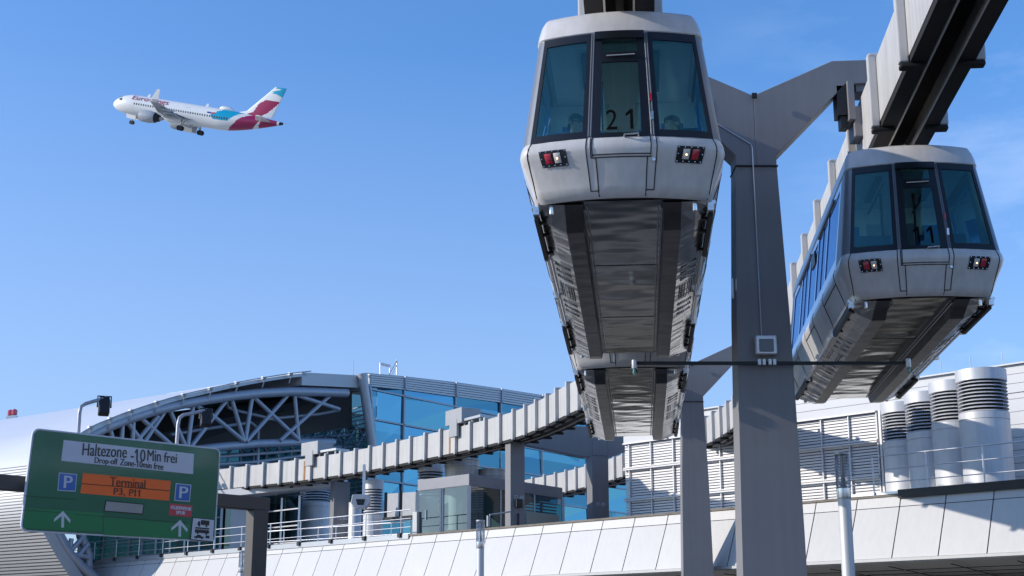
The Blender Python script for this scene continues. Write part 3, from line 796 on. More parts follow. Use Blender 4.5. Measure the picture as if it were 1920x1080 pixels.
def post_box(T, name, c, w, d, z0, z1, rz, m, bevel=.01):
    q = MB(); q.box((c.x, c.y, (z0 + z1) / 2), (w, d, z1 - z0), rz); return q.build(name, m, T, bevel=bevel)
def sq_pillar(pxl, pxr, Y, z1, label, txt, py_t, rz=.62):
    a = atY(pxl, 900, Y); b = atY(pxr, 900, Y); c = (a + b) / 2; c.z = 0; vis = (b - a).length
    w = vis / (math.cos(rz) + .62 * math.sin(rz)); d = w * .62
    T = thing('support_pillar', (c.x, c.y, 0), label, 'pillar', 'grey steel pillars carrying the guideways')
    post_box(T, 'shaft', c, w, d, 0, z1, rz, M_pillar)
    ex = Vector((math.cos(rz), math.sin(rz), 0)); ny = Vector((math.sin(rz), -math.cos(rz), 0))
    zt = atY((pxl + pxr) / 2, py_t, Y).z
    m = MB(); tx(m, txt, Vector((c.x, c.y, zt)) + ny * (d / 2 + .012) + ex * .05, ex, Vector((0, 0, 1)), w * .62, .17)
    m.build('pillar_number', M_signw, T)
    return T, c, w, d, ex, ny
T, c, w, d, ex, ny = sq_pillar(947, 984, 53.6, ZB + .1, 'dark steel pillar marked F2-88 standing before the glass lift house', 'F2-88', 934, .55)
m = MB(); m.box(c + ny * (d / 2 + .08) + Vector((0, 0, atY(968, 945, 53.6).z)), (.28, .14, .32), .55); m.build('switch_box', M_dark, T, bevel=.02)
m = MB(); m.tube([c + ny * (d / 2 + .05) + Vector((0, 0, z)) for z in (4.3, 6.4)], .03); m.build('conduit', M_dark, T)
m = MB(); zz = atY(930, 966, 53).z; m.tube([c - ex * .2 + Vector((0, -.3, zz + .15)), c - ex * 1.1 + Vector((0, -.4, zz - .02))], .03); m.box(c - ex * 1.15 + Vector((0, -.4, zz - .25)), (.1, .1, .4), .5); m.build('tie_rod', M_lgrey, T)
sq_pillar(620, 657, 67.5, ZB + .1, 'dark steel pillar marked F2-86 behind the deck railing', 'F2-86', 972, .5)
# T pillar with its crossbeam
TB = thing('support_pillar', (3.6, 61.6, 0), 'dark steel portal pillar marked F1-89 with a wide crossbeam between the curved beams', 'pillar', 'grey steel pillars carrying the guideways')
a = atY(1100, 900, 61.2); b = atY(1141, 900, 61.2); c = (a + b) / 2; c.z = 0; TB.location = c; rz = .42
w = (b - a).length / (math.cos(rz) + .65 * math.sin(rz)); d = w * .65
ex = Vector((math.cos(rz * .65), math.sin(rz * .65), 0)); ny = Vector((math.sin(rz), -math.cos(rz), 0))
post_box(TB, 'shaft', c, w, d, 0, 9.5, rz, M_pillar)
m = MB(); e0 = c - ex * 5.4; e1 = c + ex * 2.55
pr = [e0 + Vector((0, 0, 10.3)), e0 + Vector((0, 0, 10.8)), c + Vector((0, 0, 10.85)), e1 + Vector((0, 0, 10.70)), e1 + Vector((0, 0, 10.3)), c + ex * .6 + Vector((0, 0, 9.52)), c - ex * .6 + Vector((0, 0, 9.52))]
m.prism(pr, Vector((-ex.y, ex.x, 0)) * .5); m.build('crossbeam', M_pillar, TB, bevel=.015)
m = MB()
for i in range(9):
    for sx in (-1, 1): m.box(c + Vector((sx * w * .42, 0, 9.62 + .1 * i)) - Vector((0, .42, 0)) * 0 + ny * (d / 2 + .012), (.03, .02, .03), rz)
    m.box(c + ex * ((i - 4) * w * .1) + ny * (d / 2 + .012) + Vector((0, 0, 9.55)), (.03, .02, .03), rz)
m.build('bolt', M_dark, TB)
m = MB(); m.box(e1 + Vector((0, .2, 10.1)) - ex * .2, (.9, .5, .34), rz); m.build('beam_bracket', M_dark, TB)
m = MB(); zt = atY(1125, 946, 61).z; tx(m, 'F1-89', Vector((c.x, c.y, zt)) + ny * (d / 2 + .012), Vector((math.cos(rz), math.sin(rz), 0)), Vector((0, 0, 1)), w * .5, .17); m.build('pillar_number', M_signw, TB)

# ------------------------------------------------------------------ aircraft
M_plane = mat('aircraft_white', (0.80, 0.79, 0.76), 0.3, var=0.04, vscale=.3, coat=.4)
M_burg = mat('burgundy', (0.33, 0.006, 0.075), 0.3, coat=.4); M_cyan = mat('cyan_paint', (0.0, 0.36, 0.55), 0.3, coat=.4)
M_pgrey = mat('aircraft_grey', (0.42, 0.44, 0.46), 0.4, var=.06); M_dwing = mat('wing_grey', (0.30, 0.31, 0.33), 0.4)
def aircraft():
    nose = atY(214, 191, 264); tail = None; yt = 264
    while yt > 200:
        tail = atY(529, 243, yt)
        if (tail - nose).length >= 37.6: break
        yt -= .25
    T = thing('airliner', nose, 'white airliner with burgundy and cyan tail climbing away with its wheels down', 'airplane')
    fwd = (nose - tail).normalized(); left = Vector((0, 0, 1)).cross(fwd).normalized()
    left = Matrix.Rotation(math.radians(-13), 3, fwd) @ left
    up = fwd.cross(left).normalized()
    def W(x, y, z): return nose - fwd * x + left * y + up * z      # x aft of nose, y port, z up
    R = 1.98; LEN = 37.6
    def sec(x):
        if x < 5.5:
            t = x / 5.5; r = R * (max(0, 1 - (1 - t) ** 2.1)) ** .56; return max(r, .02), -.42 * (1 - t) ** 2 * 1.0
        if x < 24.5: return R, 0
        t = (x - 24.5) / (LEN - 24.5); r = R * (1 - t ** 1.55) + .22 * t ** 3; return max(r, .18), (R - r) * .62
    xs = [0, .08, .2, .4, .7, 1, 1.4, 1.9, 2.4, 3, 3.6, 4.3, 5, 5.5] + [6 + .5 * i for i in range(37)] + [24.2 + .22 * i for i in range(61)]
    xs = [x for x in xs if x < LEN] + [LEN]
    N = 56; m = MB()
    def fp(x, a, off=0):
        r, zc = sec(x); return W(x, math.sin(a) * (r + off), zc + math.cos(a) * (r + off) * (1.04 if True else 1))
    for x0, x1 in zip(xs, xs[1:]):
        for k in range(N):
            a0, a1 = 2 * PI * k / N, 2 * PI * (k + 1) / N; xm = (x0 + x1) / 2; am = (a0 + a1) / 2
            aa = am if am < PI else 2 * PI - am         # 0 top .. pi belly
            h = aa / PI; mi = 0
            # cyan leaf high on the rear fuselage, burgundy sweep below the fin
            cx = 21.2 + 4.6 * (h - .12) / .38
            if h < .52 and 27.6 - 7.6 * max(0, h - .18) * 1.2 + 1.2 < xm + 3.9 and xm < 29.4 - 6.0 * max(0, h - .02) + 0.4 and xm > 22.8 + 1.5 * abs(h - .40) * 4: mi = 2
            lo = 31.4 - 4.6 * (h - .25); hi = 33.6 - 4.0 * (h - .25)
            if xm > 26.3 + 4.9 * (1 - h) ** 1.3 * 1.15 and xm < 32.9 - 3.2 * (h - .5): mi = 1
            if xm > 33.3 - 1.2 * (h - .5) and xm < 36.6: mi = 1
            if xm > 36.9: mi = 3
            m.add([fp(x0, a0), fp(x0, a1), fp(x1, a1), fp(x1, a0)], [(0, 1, 2, 3)], mi)
    fus = m.build('fuselage', [M_plane, M_burg, M_cyan, M_dark], T, smooth=False)
    import bmesh
    bm = bmesh.new(); bm.from_mesh(fus.data); bmesh.ops.remove_doubles(bm, verts=bm.verts, dist=1e-3); bmesh.ops.recalc_face_normals(bm, faces=bm.faces); bm.to_mesh(fus.data); bm.free()
    for p in fus.data.polygons: p.use_smooth = True
    # cabin windows, cockpit windows, lettering
    for i in range(40):
        if i in (12, 13): continue
        for sg in (1,):
            w_ = MB(); x = 5.9 + i * .53; a = sg * 1.46; w_.add([fp(x - .11, a - .09, .03), fp(x + .11, a - .09, .03), fp(x + .11, a + .09, .03), fp(x - .11, a + .09, .03)], [(0, 1, 2, 3)])
            w_.build('cabin_window', M_dark, fus)
    for a0, a1, x0, x1 in ((.02, .32, 1.55, 2.1), (.36, .70, 1.65, 2.3), (.74, 1.0, 2.0, 2.7), (-.32, -.02, 1.55, 2.1), (-.70, -.36, 1.65, 2.3)):
        w_ = MB(); w_.add([fp(x0, a0 * 1.25, .03), fp(x0 + .1, a1 * 1.25, .03), fp(x1 + .1, a1 * 1.25, .03), fp(x1, a0 * 1.25, .03)], [(0, 1, 2, 3)]); w_.build('cockpit_window', M_black, fus)
    w_ = MB()
    def fw(a, b):
        x = 5.0 + a * 8.2; ang = 1.24 - b * .72
        return fp(x, ang, .07)
    vs, fs, _ = text2d('Eurowings'); sx = [fw(a, b) for a, b in vs]; w_.add(sx, fs); w_.build('lettering', M_burg, fus)
    w_ = MB()
    for k, mm in ((0, 0), (1, 1)):
        w_.add([fp(22.1 + .9 * k, 1.2, .04), fp(22.9 + .9 * k, 1.2, .04), fp(22.9 + .9 * k, 1.05, .04), fp(22.1 + .9 * k, 1.05, .04)], [(0, 1, 2, 3)], mm)
    w_.build('flag', [mat('flag_blue', (.02, .03, .3), .5), mat('flag_red', (.6, .05, .03), .5)], fus)
    for x in (5.6, 17.3, 28.2): 
        for s in (1,):
            dq = MB()
            for a0, a1, xa, xb in ((.95, 1.9, x, x + .05), (.95, 1.9, x + .8, x + .85), (.95, .98, x, x + .85)):
                dq.add([fp(xa, a0, .02), fp(xb, a0, .02), fp(xb, a1, .02), fp(xa, a1, .02)], [(0, 1, 2, 3)])
            dq.build('cabin_door_outline', M_pgrey, fus)
    # wings
    def foil(x, y, z, ch, th):
        return [W(x, y, z), W(x + ch * .12, y, z + th * .5), W(x + ch * .4, y, z + th * .62), W(x + ch, y, z), W(x + ch * .45, y, z - th * .42), W(x + ch * .12, y, z - th * .40)]
    for s in (1, -1):
        m = MB(); S = [(11.6, 1.2, -1.15, 7.6, .95), (13.9, 6.4, -.62, 4.3, .50), (18.6, 16.4, .45, 1.7, .20)]
        rws = [foil(x, s * y, z, ch, th) for x, y, z, ch, th in S]
        for r_ in rws: r_.append(r_[0])
        m.grid(rws); m.add(rws[-1][:-1], [tuple(range(6))])
        wing = m.build('wing', M_dwing, T)
        m = MB(); S = [(18.6, 16.4, .45, 1.7, .18), (19.2, 17.0, .95, 1.45, .14), (20.3, 17.35, 2.75, .6, .08)]
        rws = [foil(x, s * y, z, ch, th) for x, y, z, ch, th in S]
        for r_ in rws: r_.append(r_[0])
        m.grid(rws); m.build('winglet', M_plane, wing)
        for yy, xx, zz in ((8.4, 16.5, -.55), (11.6, 18.2, -.2), (5.0, 15.6, -.95)):
            m = MB(); m.tube([W(xx - .6, s * yy, zz), W(xx + .6, s * yy, zz - .22), W(xx + 2.4, s * yy, zz - .25), W(xx + 3.4, s * yy, zz - .1)], [.06, .2, .2, .05], 8); m.build('flap_fairing', M_pgrey, wing, smooth=True)
        m = MB(); ang = math.radians(22)
        m.add([W(17.6, s * 3, -1.05), W(18.0, s * 9, -.4), W(19.2, s * 9, -.95), W(19.4, s * 3, -1.75)], [(0, 1, 2, 3)]); m.build('flap', M_pgrey, wing, solid=.08)
        # engine
        ex_, ey, ez = 10.3, s * 5.75, -2.0
        m = MB(); NN = 28; prof = [(.86, .35), (.98, 0.02), (1.10, .12), (1.2, .8), (1.2, 2.0), (1.04, 3.15), (.98, 3.3)]
        def ringr(r, xo): return [W(ex_ + xo, ey + math.cos(2 * PI * k / NN) * r, ez + math.sin(2 * PI * k / NN) * r) for k in range(NN + 1)]
        m.grid([ringr(r, x) for r, x in prof]); eng = m.build('engine', M_pgrey, T, smooth=True)
        m = MB(); m.grid([ringr(r, x) for r, x in ((.01, .7), (.86, .7), (.86, .35))]); m.build('fan', M_dark, eng)
        m = MB(); m.grid([ringr(r, x) for r, x in ((.95, 3.2), (.82, 3.5), (.62, 4.2), (.5, 4.35))]); m.build('exhaust_ring', M_dark, eng)
        m = MB(); m.grid([ringr(r, x) for r, x in ((.48, 4.2), (.3, 4.8), (.02, 5.3))]); m.build('exhaust_cone', M_pgrey, eng)
        m = MB(); m.prism([W(ex_ + .6, ey - .12, ez + 1.1), W(ex_ + 4.2, ey - .12, ez + 1.1), W(ex_ + 5.2, ey - .12, ez + .6), W(ex_ + 3.4, ey - .12, ez + .4)], left * .24); m.build('pylon', M_pgrey, eng)
        # tailplane
        m = MB(); S = [(32.0, .6, .95, 3.6, .35), (34.9, 6.2, 1.55, 1.5, .15)]
        rws = [foil(x, s * y, z, ch, th) for x, y, z, ch, th in S]
        for r_ in rws: r_.append(r_[0])
        m.grid(rws); m.add(rws[-1][:-1], [tuple(range(6))]); m.build('tailplane', M_plane, T)
        # main gear
        m = MB(); m.tube([W(17.9, s * 3.4, -1.2), W(18.1, s * 3.8, -3.0)], .16, 8); m.tube([W(17.9, s * 2.2, -1.5), W(18.1, s * 3.7, -2.8)], .09, 6)
        gear = m.build('main_gear', M_pgrey, T)
        for dy in (-.45, .45):
            m = MB(); m.tube([W(18.1, s * 3.8 + dy - .18, -3.1), W(18.1, s * 3.8 + dy + .18, -3.1)], .5, 18); m.build('wheel', M_dark, gear, smooth=True)
        m = MB(); m.prism([W(16.7, s * 1.0, -2.0), W(19.0, s * 1.0, -2.0), W(18.9, s * .8, -3.5), W(17.0, s * .8, -3.5)], left * .06); m.build('gear_door', M_pgrey, gear)
    m = MB(); m.tube([W(5.0, 0, -1.8), W(4.8, 0, -3.4)], .11, 8); g = m.build('nose_gear', M_pgrey, T)
    for dy in (-.28, .28):
        m = MB(); m.tube([W(4.8, dy - .1, -3.45), W(4.8, dy + .1, -3.45)], .4, 16); m.build('wheel', M_dark, g, smooth=True)
    for dy in (-.6, .6):
        m = MB(); m.prism([W(3.6, dy, -1.8), W(5.9, dy, -1.9), W(5.8, dy, -2.8), W(3.8, dy, -2.7)], left * .05); m.build('gear_door', M_plane, g)
    # wing body fairing
    m = MB(); rws = []
    for x, rr in ((10.2, .3), (11.5, 1.5), (14, 2.05), (18, 2.05), (20.5, 1.4), (22, .4)):
        rws.append([W(x, math.cos(PI + PI * k / 12) * rr * 1.05, -.9 + math.sin(PI + PI * k / 12) * rr * .72) for k in range(13)])
    m.grid(rws); m.build('belly_fairing', M_plane, T, smooth=True)
    # fin, in colour bands
    m = MB(); NZ, NX = 40, 26
    def fin(a, b):                                   # a along chord 0..1, b up 0..1
        le = 27.6 + 2.4 * min(1, b * 5) * 0 + 0; 
        lx = 28.9 + b * 5.9; te = 35.3 + b * 1.9
        if b < .12: lx = 28.9 + b * 5.9 - (.12 - b) * 14
        return lx + (te - lx) * a, 1.75 + b * 6.1
    for i in range(NX):
        for j in range(NZ):
            a, b = (i + .5) / NX, (j + .5) / NZ; mi = 0
            if .70 + .10 * (1 - a) * 1.6 < b < .90 - .10 * (1 - a) ** 2 + .06 * a and not (a < .15): mi = 2
            if b > .78 and b < .97 and a > .30 + (b - .80) * 2.2: mi = 2
            if b < .56 and a > .30 - b * .4 + max(0, (b - .42)) * 1.6 and a < .96 - .62 * max(0, .5 - b) * (1 if b < .5 else 0): mi = 1
            if b > .955: mi = 2 if a > .1 else 0
            for sg in (1, -1):
                q = []
                for (ii, jj) in ((i, j), (i + 1, j), (i + 1, j + 1), (i, j + 1)):
                    x, z = fin(ii / NX, jj / NZ); th_ = .26 * (1 - jj / NZ * .6) * math.sin(PI * min(1, (ii / NX) * 1.0)) ** .6 if 0 < ii < NX else 0
                    q.append(W(x, sg * th_, z))
                m.add(q, [(0, 1, 2, 3) if sg > 0 else (3, 2, 1, 0)], mi)
    m.build('tail_fin', [M_plane, M_burg, M_cyan], T)
    for x, h in ((7.2, .7), (20.4, .7)):
        m = MB(); m.prism([W(x, -.03, 1.95), W(x + .7, -.03, 1.95), W(x + .75, -.03, 1.95 + h), W(x + .45, -.03, 1.95 + h)], left * .06); m.build('antenna', M_plane, T)
    m = MB(); m.tube([W(23.6, 0, 1.9), W(24.2, 0, 2.25), W(25.8, 0, 2.25), W(27.0, 0, 1.9)], [.1, .45, .45, .1], 12); m.build('satellite_dome', M_plane, T, smooth=True)
    return T
aircraft()

# ------------------------------------------------------------------ overhead direction sign on its gantry
PTL, PTR = atY(62, 802, 29.1), atY(414, 841, 32.4)
PBL, PBR = atY(38, 996, 29.1), atY(403, 1017, 32.4)
sgu = (PTR - PTL); sgu.z = 0
SN = Vector((sgu.y, -sgu.x, 0)).normalized()         # towards the camera side
if SN.y > 0: SN = -SN
PBL = onP(38, 996, PTL, SN); PBR = onP(403, 1017, PTL, SN); PTR = onP(414, 841, PTL, SN)
def SQ(u, v, off=0): return (PBL * (1 - u) + PBR * u) * (1 - v) + (PTL * (1 - u) + PTR * u) * v + SN * off
def s_uv(px, py):
    p = onP(px, py, PTL, SN); u, v = .5, .5
    for _ in range(12):
        q = SQ(u, v); du = SQ(u + .01, v) - q; dv = SQ(u, v + .01) - q; e = p - q
        a, b, c_, d_, f_ = du.dot(du), du.dot(dv), dv.dot(dv), e.dot(du), e.dot(dv); det = a * c_ - b * b
        u += .01 * (d_ * c_ - f_ * b) / det; v += .01 * (f_ * a - d_ * b) / det
    return u, v
SG = thing('traffic_sign', (PBL + PBR) / 2, 'big green overhead sign reading Haltezone with orange Terminal field and parking symbols', 'road sign')
def rrect(u0, v0, u1, v1, r, off, n=5, asp=2.2):
    pts = []
    for cx, cy, a0 in ((u1 - r / asp, v1 - r, 0), (u0 + r / asp, v1 - r, PI / 2), (u0 + r / asp, v0 + r, PI), (u1 - r / asp, v0 + r, 1.5 * PI)):
        for k in range(n + 1):
            a = a0 + PI / 2 * k / n; pts.append(SQ(cx + math.cos(a) * r / asp, cy + math.sin(a) * r, off))
    return pts
m = MB(); m.prism(rrect(0, 0, 1, 1, .07, -.05), SN * .05); m.build('rim', M_signw, SG)
m = MB(); m.prism(rrect(.008, .016, .992, .984, .058, -.02), SN * .03); m.build('board', M_green, SG)
OFF = .012
def s_quad(pxs, name, mt, off=OFF, parent=SG):
    q = MB(); q.prism([onP(x, y, PTL, SN) + SN * off for x, y in pxs], SN * .004); return q.build(name, mt, parent)
def s_text(txt, bl, br, tl, name, mt, off=.022, parent=SG, rows=None):
    A, B, T_ = [onP(x, y, PTL, SN) + SN * off for x, y in (bl, br, tl)]
    q = MB()
    ww = .0055 / max((B - A).length, .01)
    for k_, dx in enumerate((-ww, 0, ww)): put_text(q, txt, lambda a, b, dx=dx, k_=k_: A + (B - A) * (a + dx) + (T_ - A) * b + SN * (.0006 * k_))
    return q.build(name, mt, parent)
pl = s_quad([(114, 864), (361, 889), (363, 851), (119, 825)], 'white_field', M_signw)
s_text('Haltezone', (153, 854), (236, 859), (155, 831), 'lettering', M_text, parent=pl)
s_text('-10', (244, 864), (271, 866), (245, 841), 'lettering', M_text, parent=pl)
s_text('Min', (275, 864), (300, 866), (276, 843), 'lettering', M_text, parent=pl)
s_text('frei', (306, 867), (330, 869), (307, 848), 'lettering', M_text, parent=pl)
s_text('Drop-off', (176, 872), (219, 875), (177, 857), 'lettering', M_text, parent=pl)
s_text('Zone-10min free', (224, 872.5), (305, 881.5), (225, 860), 'lettering', M_text, parent=pl)
of = s_quad([(150, 925), (316, 939), (320, 902), (155, 887)], 'orange_field', M_orange)
s_quad([(152, 907.3), (318, 921), (318, 919.8), (152, 906.1)], 'field_joint', M_seam, .017, of)
M_dred = mat('lettering_brown', (.12, .03, .015), .5)
s_text('Terminal', (205, 911), (271, 916.5), (206, 894), 'lettering', M_dred, parent=of)
s_text('P3,', (212, 929.5), (233, 931), (213, 914.5), 'lettering', M_dred, parent=of)
s_text('P11', (241, 930), (261, 931.5), (242, 917), 'lettering', M_dred, parent=of)
for x0, x1, y0, y1, sk in ((107, 144, 886, 921, 2), (326, 358, 906, 940, 2)):
    bp_ = s_quad([(x0, y1 - 1), (x1 - 3, y1 + 1), (x1, y0 + 3), (x0 + 3, y0)], 'parking_plate', M_signw)
    s_quad([(x0 + 1.6, y1 - 2.4), (x1 - 4.2, y1 - .6), (x1 - 1.6, y0 + 4.4), (x0 + 4.2, y0 + 1.6)], 'blue_field', M_signb, .017, bp_)
    cx = (x0 + x1) / 2
    A, B, T_ = [onP(x, y, PTL, SN) + SN * .024 for x, y in ((cx - 7, y1 - 6), (cx + 8.5, y1 - 5), (cx - 5.5, y0 + 6))]
    q = MB(); vs_, fs_, _ = text2d('P')
    for dx in (-.035, 0, .035): q.add([A + (B - A) * (a + dx) + (T_ - A) * b + SN * .0015 * (dx * 20) for a, b in vs_], fs_)
    q.build('letter_p', M_signw, bp_)
gp = s_quad([(194, 959), (267, 965), (270, 945), (197, 938)], 'dark_slot', M_seam)
s_quad([(195.5, 957.5), (265.5, 963), (268, 946.5), (198.5, 940)], 'blank_display', M_grey, .017, gp)
rp = s_quad([(316, 966), (358, 970), (360, 948), (317, 944)], 'red_plate', M_signr)
s_text('FEUERWEHR', (319, 954.5), (357, 958), (320, 948), 'lettering', M_signw, parent=rp)
s_text('SPUR', (329, 964), (346, 965.5), (329.5, 957.5), 'lettering', M_signw, parent=rp)
for cx, cy in ((116.5, 958), (336, 975)):
    def AP(x, y): return onP(cx + x, cy + y, PTL, SN) + SN * OFF
    q = MB(); q.prism([AP(-2.4, 31), AP(2.6, 31.4), AP(3.2, 8), AP(-1.6, 7.6)], SN * .004)
    q.prism([AP(1, 0), AP(15, 17), AP(14, 23), AP(1, 7.5)], SN * .0045); q.prism([AP(1, 0), AP(1, 7.5), AP(-16, 20.5), AP(-15, 14.5)], SN * .005)
    q.build('arrow', M_signw, SG)
vp_ = s_quad([(356, 1012.5), (399, 1017), (402, 974), (360, 970)], 'vehicle_plate', M_gap)
vq = s_quad([(357.3, 1011), (398, 1015.3), (400.6, 975.2), (361.2, 971.4)], 'white_plate', M_signw, .017, vp_)
def icon(name, polys):
    q = MB()
    for k, po in enumerate(polys): q.prism([onP(x, y, PTL, SN) + SN * (.022 + .0004 * k) for x, y in po], SN * .003)
    q.build(name, M_text, vq)
def circ(x, y, r): return [(x + r * math.cos(2 * PI * k / 12), y + r * math.sin(2 * PI * k / 12)) for k in range(12)]
icon('truck_symbol', [[(375, 984), (391, 985.5), (392, 976.5), (376, 975)], [(368.5, 984), (374, 984.5), (374.5, 977.5), (371, 977.3)], circ(372.5, 985.5, 1.9), circ(386, 986.7, 1.9)])
icon('bus_symbol', [[(364, 998.3), (390.5, 1000.8), (391, 996), (364.5, 994)], [(364.7, 993.8), (391, 996), (391.4, 994.6), (365, 992.4)], [(364.7, 990.6), (391.2, 992.9), (391.4, 990.5), (365.2, 988.3)], circ(369, 999.6, 1.9), circ(385.5, 1001.2, 1.9)] + [[(366 + 4.1 * k, 994), (367 + 4.1 * k, 994.1), (367.2 + 4.1 * k, 990), (366.2 + 4.1 * k, 990)] for k in range(6)])
icon('car_symbol', [[(363, 1008), (381, 1009.7), (380.5, 1006.6), (377, 1006), (374, 1002.8), (370, 1002.5), (366.5, 1005), (363, 1005.6)], [(384, 1009.2), (391.5, 1009.9), (391.8, 1004.6), (384.3, 1004)], circ(367, 1008.6, 1.5), circ(377, 1009.6, 1.5)])
M_green2 = mat('sign_green_sheet', (0.006, 0.20, 0.065), 0.4, var=0.12, vscale=1.5)
s_quad([(43, 990), (190, 997), (193, 962), (46, 952)], 'green_sheet', M_green2, .0108)
s_quad([(193, 1003), (352, 1011), (355, 984), (195, 969)], 'green_sheet', M_green2, .0108)
for (a, b) in (((43, 930), (140, 937)), ((43, 957), (130, 963)), ((140, 965), (350, 981)), ):
    s_quad([a, b, (b[0], b[1] - .9), (a[0], a[1] - .9)], 'board_joint', mat('dark_green_joint', (.003, .03, .014), .5), .0115)
GA = thing('sign_gantry', (0, 0, 0), 'dark steel gantry post and long arm holding the green overhead sign', 'gantry')
dirg = sgu.normalized(); zc = onP(440, 938, PTL, SN).z
pc = onP(484, 960, PTL - SN * .35, SN); GA.location = (pc.x, pc.y, 0)
m = MB(); m.bar(onP(484, 940, PTL - SN * .35, SN) * Vector((1, 1, 0)).x if False else Vector((pc.x, pc.y, zc)) + dirg * .24, Vector((pc.x, pc.y, zc)) - dirg * 13, .28, .31); m.build('arm', mat('gantry_steel', (.075, .068, .066), .5, .2, var=.1), GA, bevel=.02)
m = MB(); m.box((pc.x - dirg.x * .02, pc.y - dirg.y * .02, (zc - .15) / 2), (.42, .32, zc - .155), math.atan2(dirg.y, dirg.x)); m.build('post', MAT['gantry_steel'], GA, bevel=.015)
m = MB()
for t in (2.4, 3.9): m.box(Vector((pc.x, pc.y, zc)) - dirg * t + SN * .2, (.12, .16, 1.2), math.atan2(dirg.y, dirg.x))
m.each('sign_clamp', M_dark, GA)

# ------------------------------------------------------------------ slim street lamps
def lamp(px, py, wpx, ztop, label):
    p = atZ(px, py, ztop); r = wpx / F * (p - EYE).length / 2 * .97
    T = thing('street_lamp', (p.x, p.y, 0), label, 'street lamp', 'slim cylindrical lamps before the terminal')
    hg = 2.35 * r * 2
    m = MB(); m.lathe((p.x, p.y, 0), [(r * 1.1, 0), (r * 1.1, .1), (r * .88, .12), (r * .84, ztop - hg - .10), (r * .84, ztop - hg - .06), (0, ztop - hg - .06)], 28); m.build('pole', M_alu, T, smooth=True)
    m = MB(); m.lathe((p.x, p.y, 0), [(r * .86, ztop - hg - .2), (r * .93, ztop - hg - .16), (r * .93, ztop - hg + .0), (0, ztop - hg)], 28); m.build('collar', M_chrome, T, smooth=True)
    prof = []
    nn = 22
    for k in range(nn + 1):
        z = ztop - hg + hg * .98 * k / nn; prof += [(r * .99, z), (r * .93, z + hg / nn * .5)]
    m = MB(); m.lathe((p.x, p.y, 0), prof, 24); m.build('lamp_shade', M_lamp, T)
    m = MB(); m.lathe((p.x, p.y, 0), [(0, ztop + .012), (r, ztop + .01), (r, ztop - .03), (0, ztop - .03)], 24); m.build('cap', M_lgrey, T)
    m = MB(); m.lathe((p.x, p.y, 0), [(0, ztop - hg), (r * .5, ztop - hg + .01), (r * .18, ztop - hg * .6), (r * .18, ztop - .04), (0, ztop - .04)], 16); m.build('lamp_core', M_lgrey, T)
lamp(1578, 850, 28, 5.2, 'nearest slim silver lamp on the right, before the white slanted wall')
lamp(901, 976, 17, 5.2, 'slim silver lamp below the glass lift house')
lamp(455, 1033, 13, 5.2, 'slim lamp half hidden behind the gantry post')

# floodlights on bent poles
def flood(pts, hx, hy, Y, label, s=.72):
    P = [onP(x, y, PTL - SN * .45, SN) for x, y in pts]; b = P[0].copy(); b.z = zc if False else onP(pts[0][0], 898 + (pts[0][0] - 45) * .108, PTL - SN * .45, SN).z
    T = thing('floodlight', b, label, 'floodlight', 'black floodlights on bent poles')
    m = MB(); m.tube([b] + P, .042, 10); m.build('pole', M_tube, T, smooth=True)
    c = onP(hx, hy, PTL - SN * .45, SN)
    m = MB(); R_ = Matrix.Rotation(.35, 3, 'Z') @ Matrix.Rotation(-.18, 3, 'X')
    m.box(c, (.33 * s, .34 * s, .48 * s), M=R_); h = m.build('lamp_housing', M_dark, T, bevel=.03)
    m = MB()
    for k in range(5): m.box(c + R_ @ Vector((0, (-.12 + .06 * k) * s, .27 * s)), (.3 * s, .015, .06), M=R_)
    m.build('cooling_fin', M_dark, h)
    m = MB(); m.tube([c + R_ @ Vector((-.2 * s, 0, 0)), c + R_ @ Vector((-.2 * s, 0, .36 * s)), c + R_ @ Vector((.2 * s, 0, .36 * s)), c + R_ @ Vector((.2 * s, 0, 0))], .018, 6); m.build('yoke', M_dark, h)
flood([(147, 812), (149, 775), (152, 762), (160, 757), (180, 751), (201, 745)], 195, 764, 46, 'black floodlight on a bent pole against the white shell roof')
flood([(331, 840), (334, 795), (337, 783), (344, 778), (365, 774), (388, 769)], 386, 786, 47, 'black floodlight on a bent pole in front of the tube truss')

# ------------------------------------------------------------------ terminal wing: slanted fascia, deck, louvre wall
C0 = 36.2; ZT = 1.6 + 4.14; ZBF = onP(1600, 1051, -WN * (C0 - .74), WN).z
def WP(c, t, z): return -WN * c + WD * t + Vector((0, 0, z))
def w_t(px, py, c): 
    p = onP(px, py, -WN * c, WN); return p.dot(WD), p.z
tL = w_t(150, 1058, C0)[0]; tR = -30
TERM = thing('terminal_building', WP(C0 + 3, 0, 0), 'white terminal wing with slanted panel edge, louvred plant wall and dark soffit', 'building')
m = MB(); pw = 1.42; g = .018; k = 0; t = tR
while t < tL:
    a, b = t + g, min(t + pw, tL) - g
    f = lambda c, tt, z: WP(c, tt, z)
    def slab(c0_, z0_, c1_, z1_, th_=.03):
        n_ = Vector((0, 0, 0)) - WN * th_
        m.prism([f(c0_, a, z0_), f(c0_, b, z0_), f(c1_, b, z1_), f(c1_, a, z1_)], n_)
    slab(C0 - .11, ZT - .31, C0, ZT - .01); slab(C0 - .72, ZBF + .02, C0 - .115, ZT - .33)
    t += pw
m.build('fascia_panels', M_white, TERM)
m = MB(); m.prism([WP(C0 + .04, tR, ZT - .03), WP(C0 - .655, tR, ZBF + .03), WP(C0 + 1.2, tR, ZBF + .03), WP(C0 + 1.2, tR, ZT - .03)], WD * (tL - tR)); m.build('fascia_core', M_gap, TERM)
m = MB(); m.bar(WP(C0 - .74, tR, ZBF - .03), WP(C0 - .74, tL, ZBF - .03), .10, .08); m.build('lower_trim', M_white, TERM)
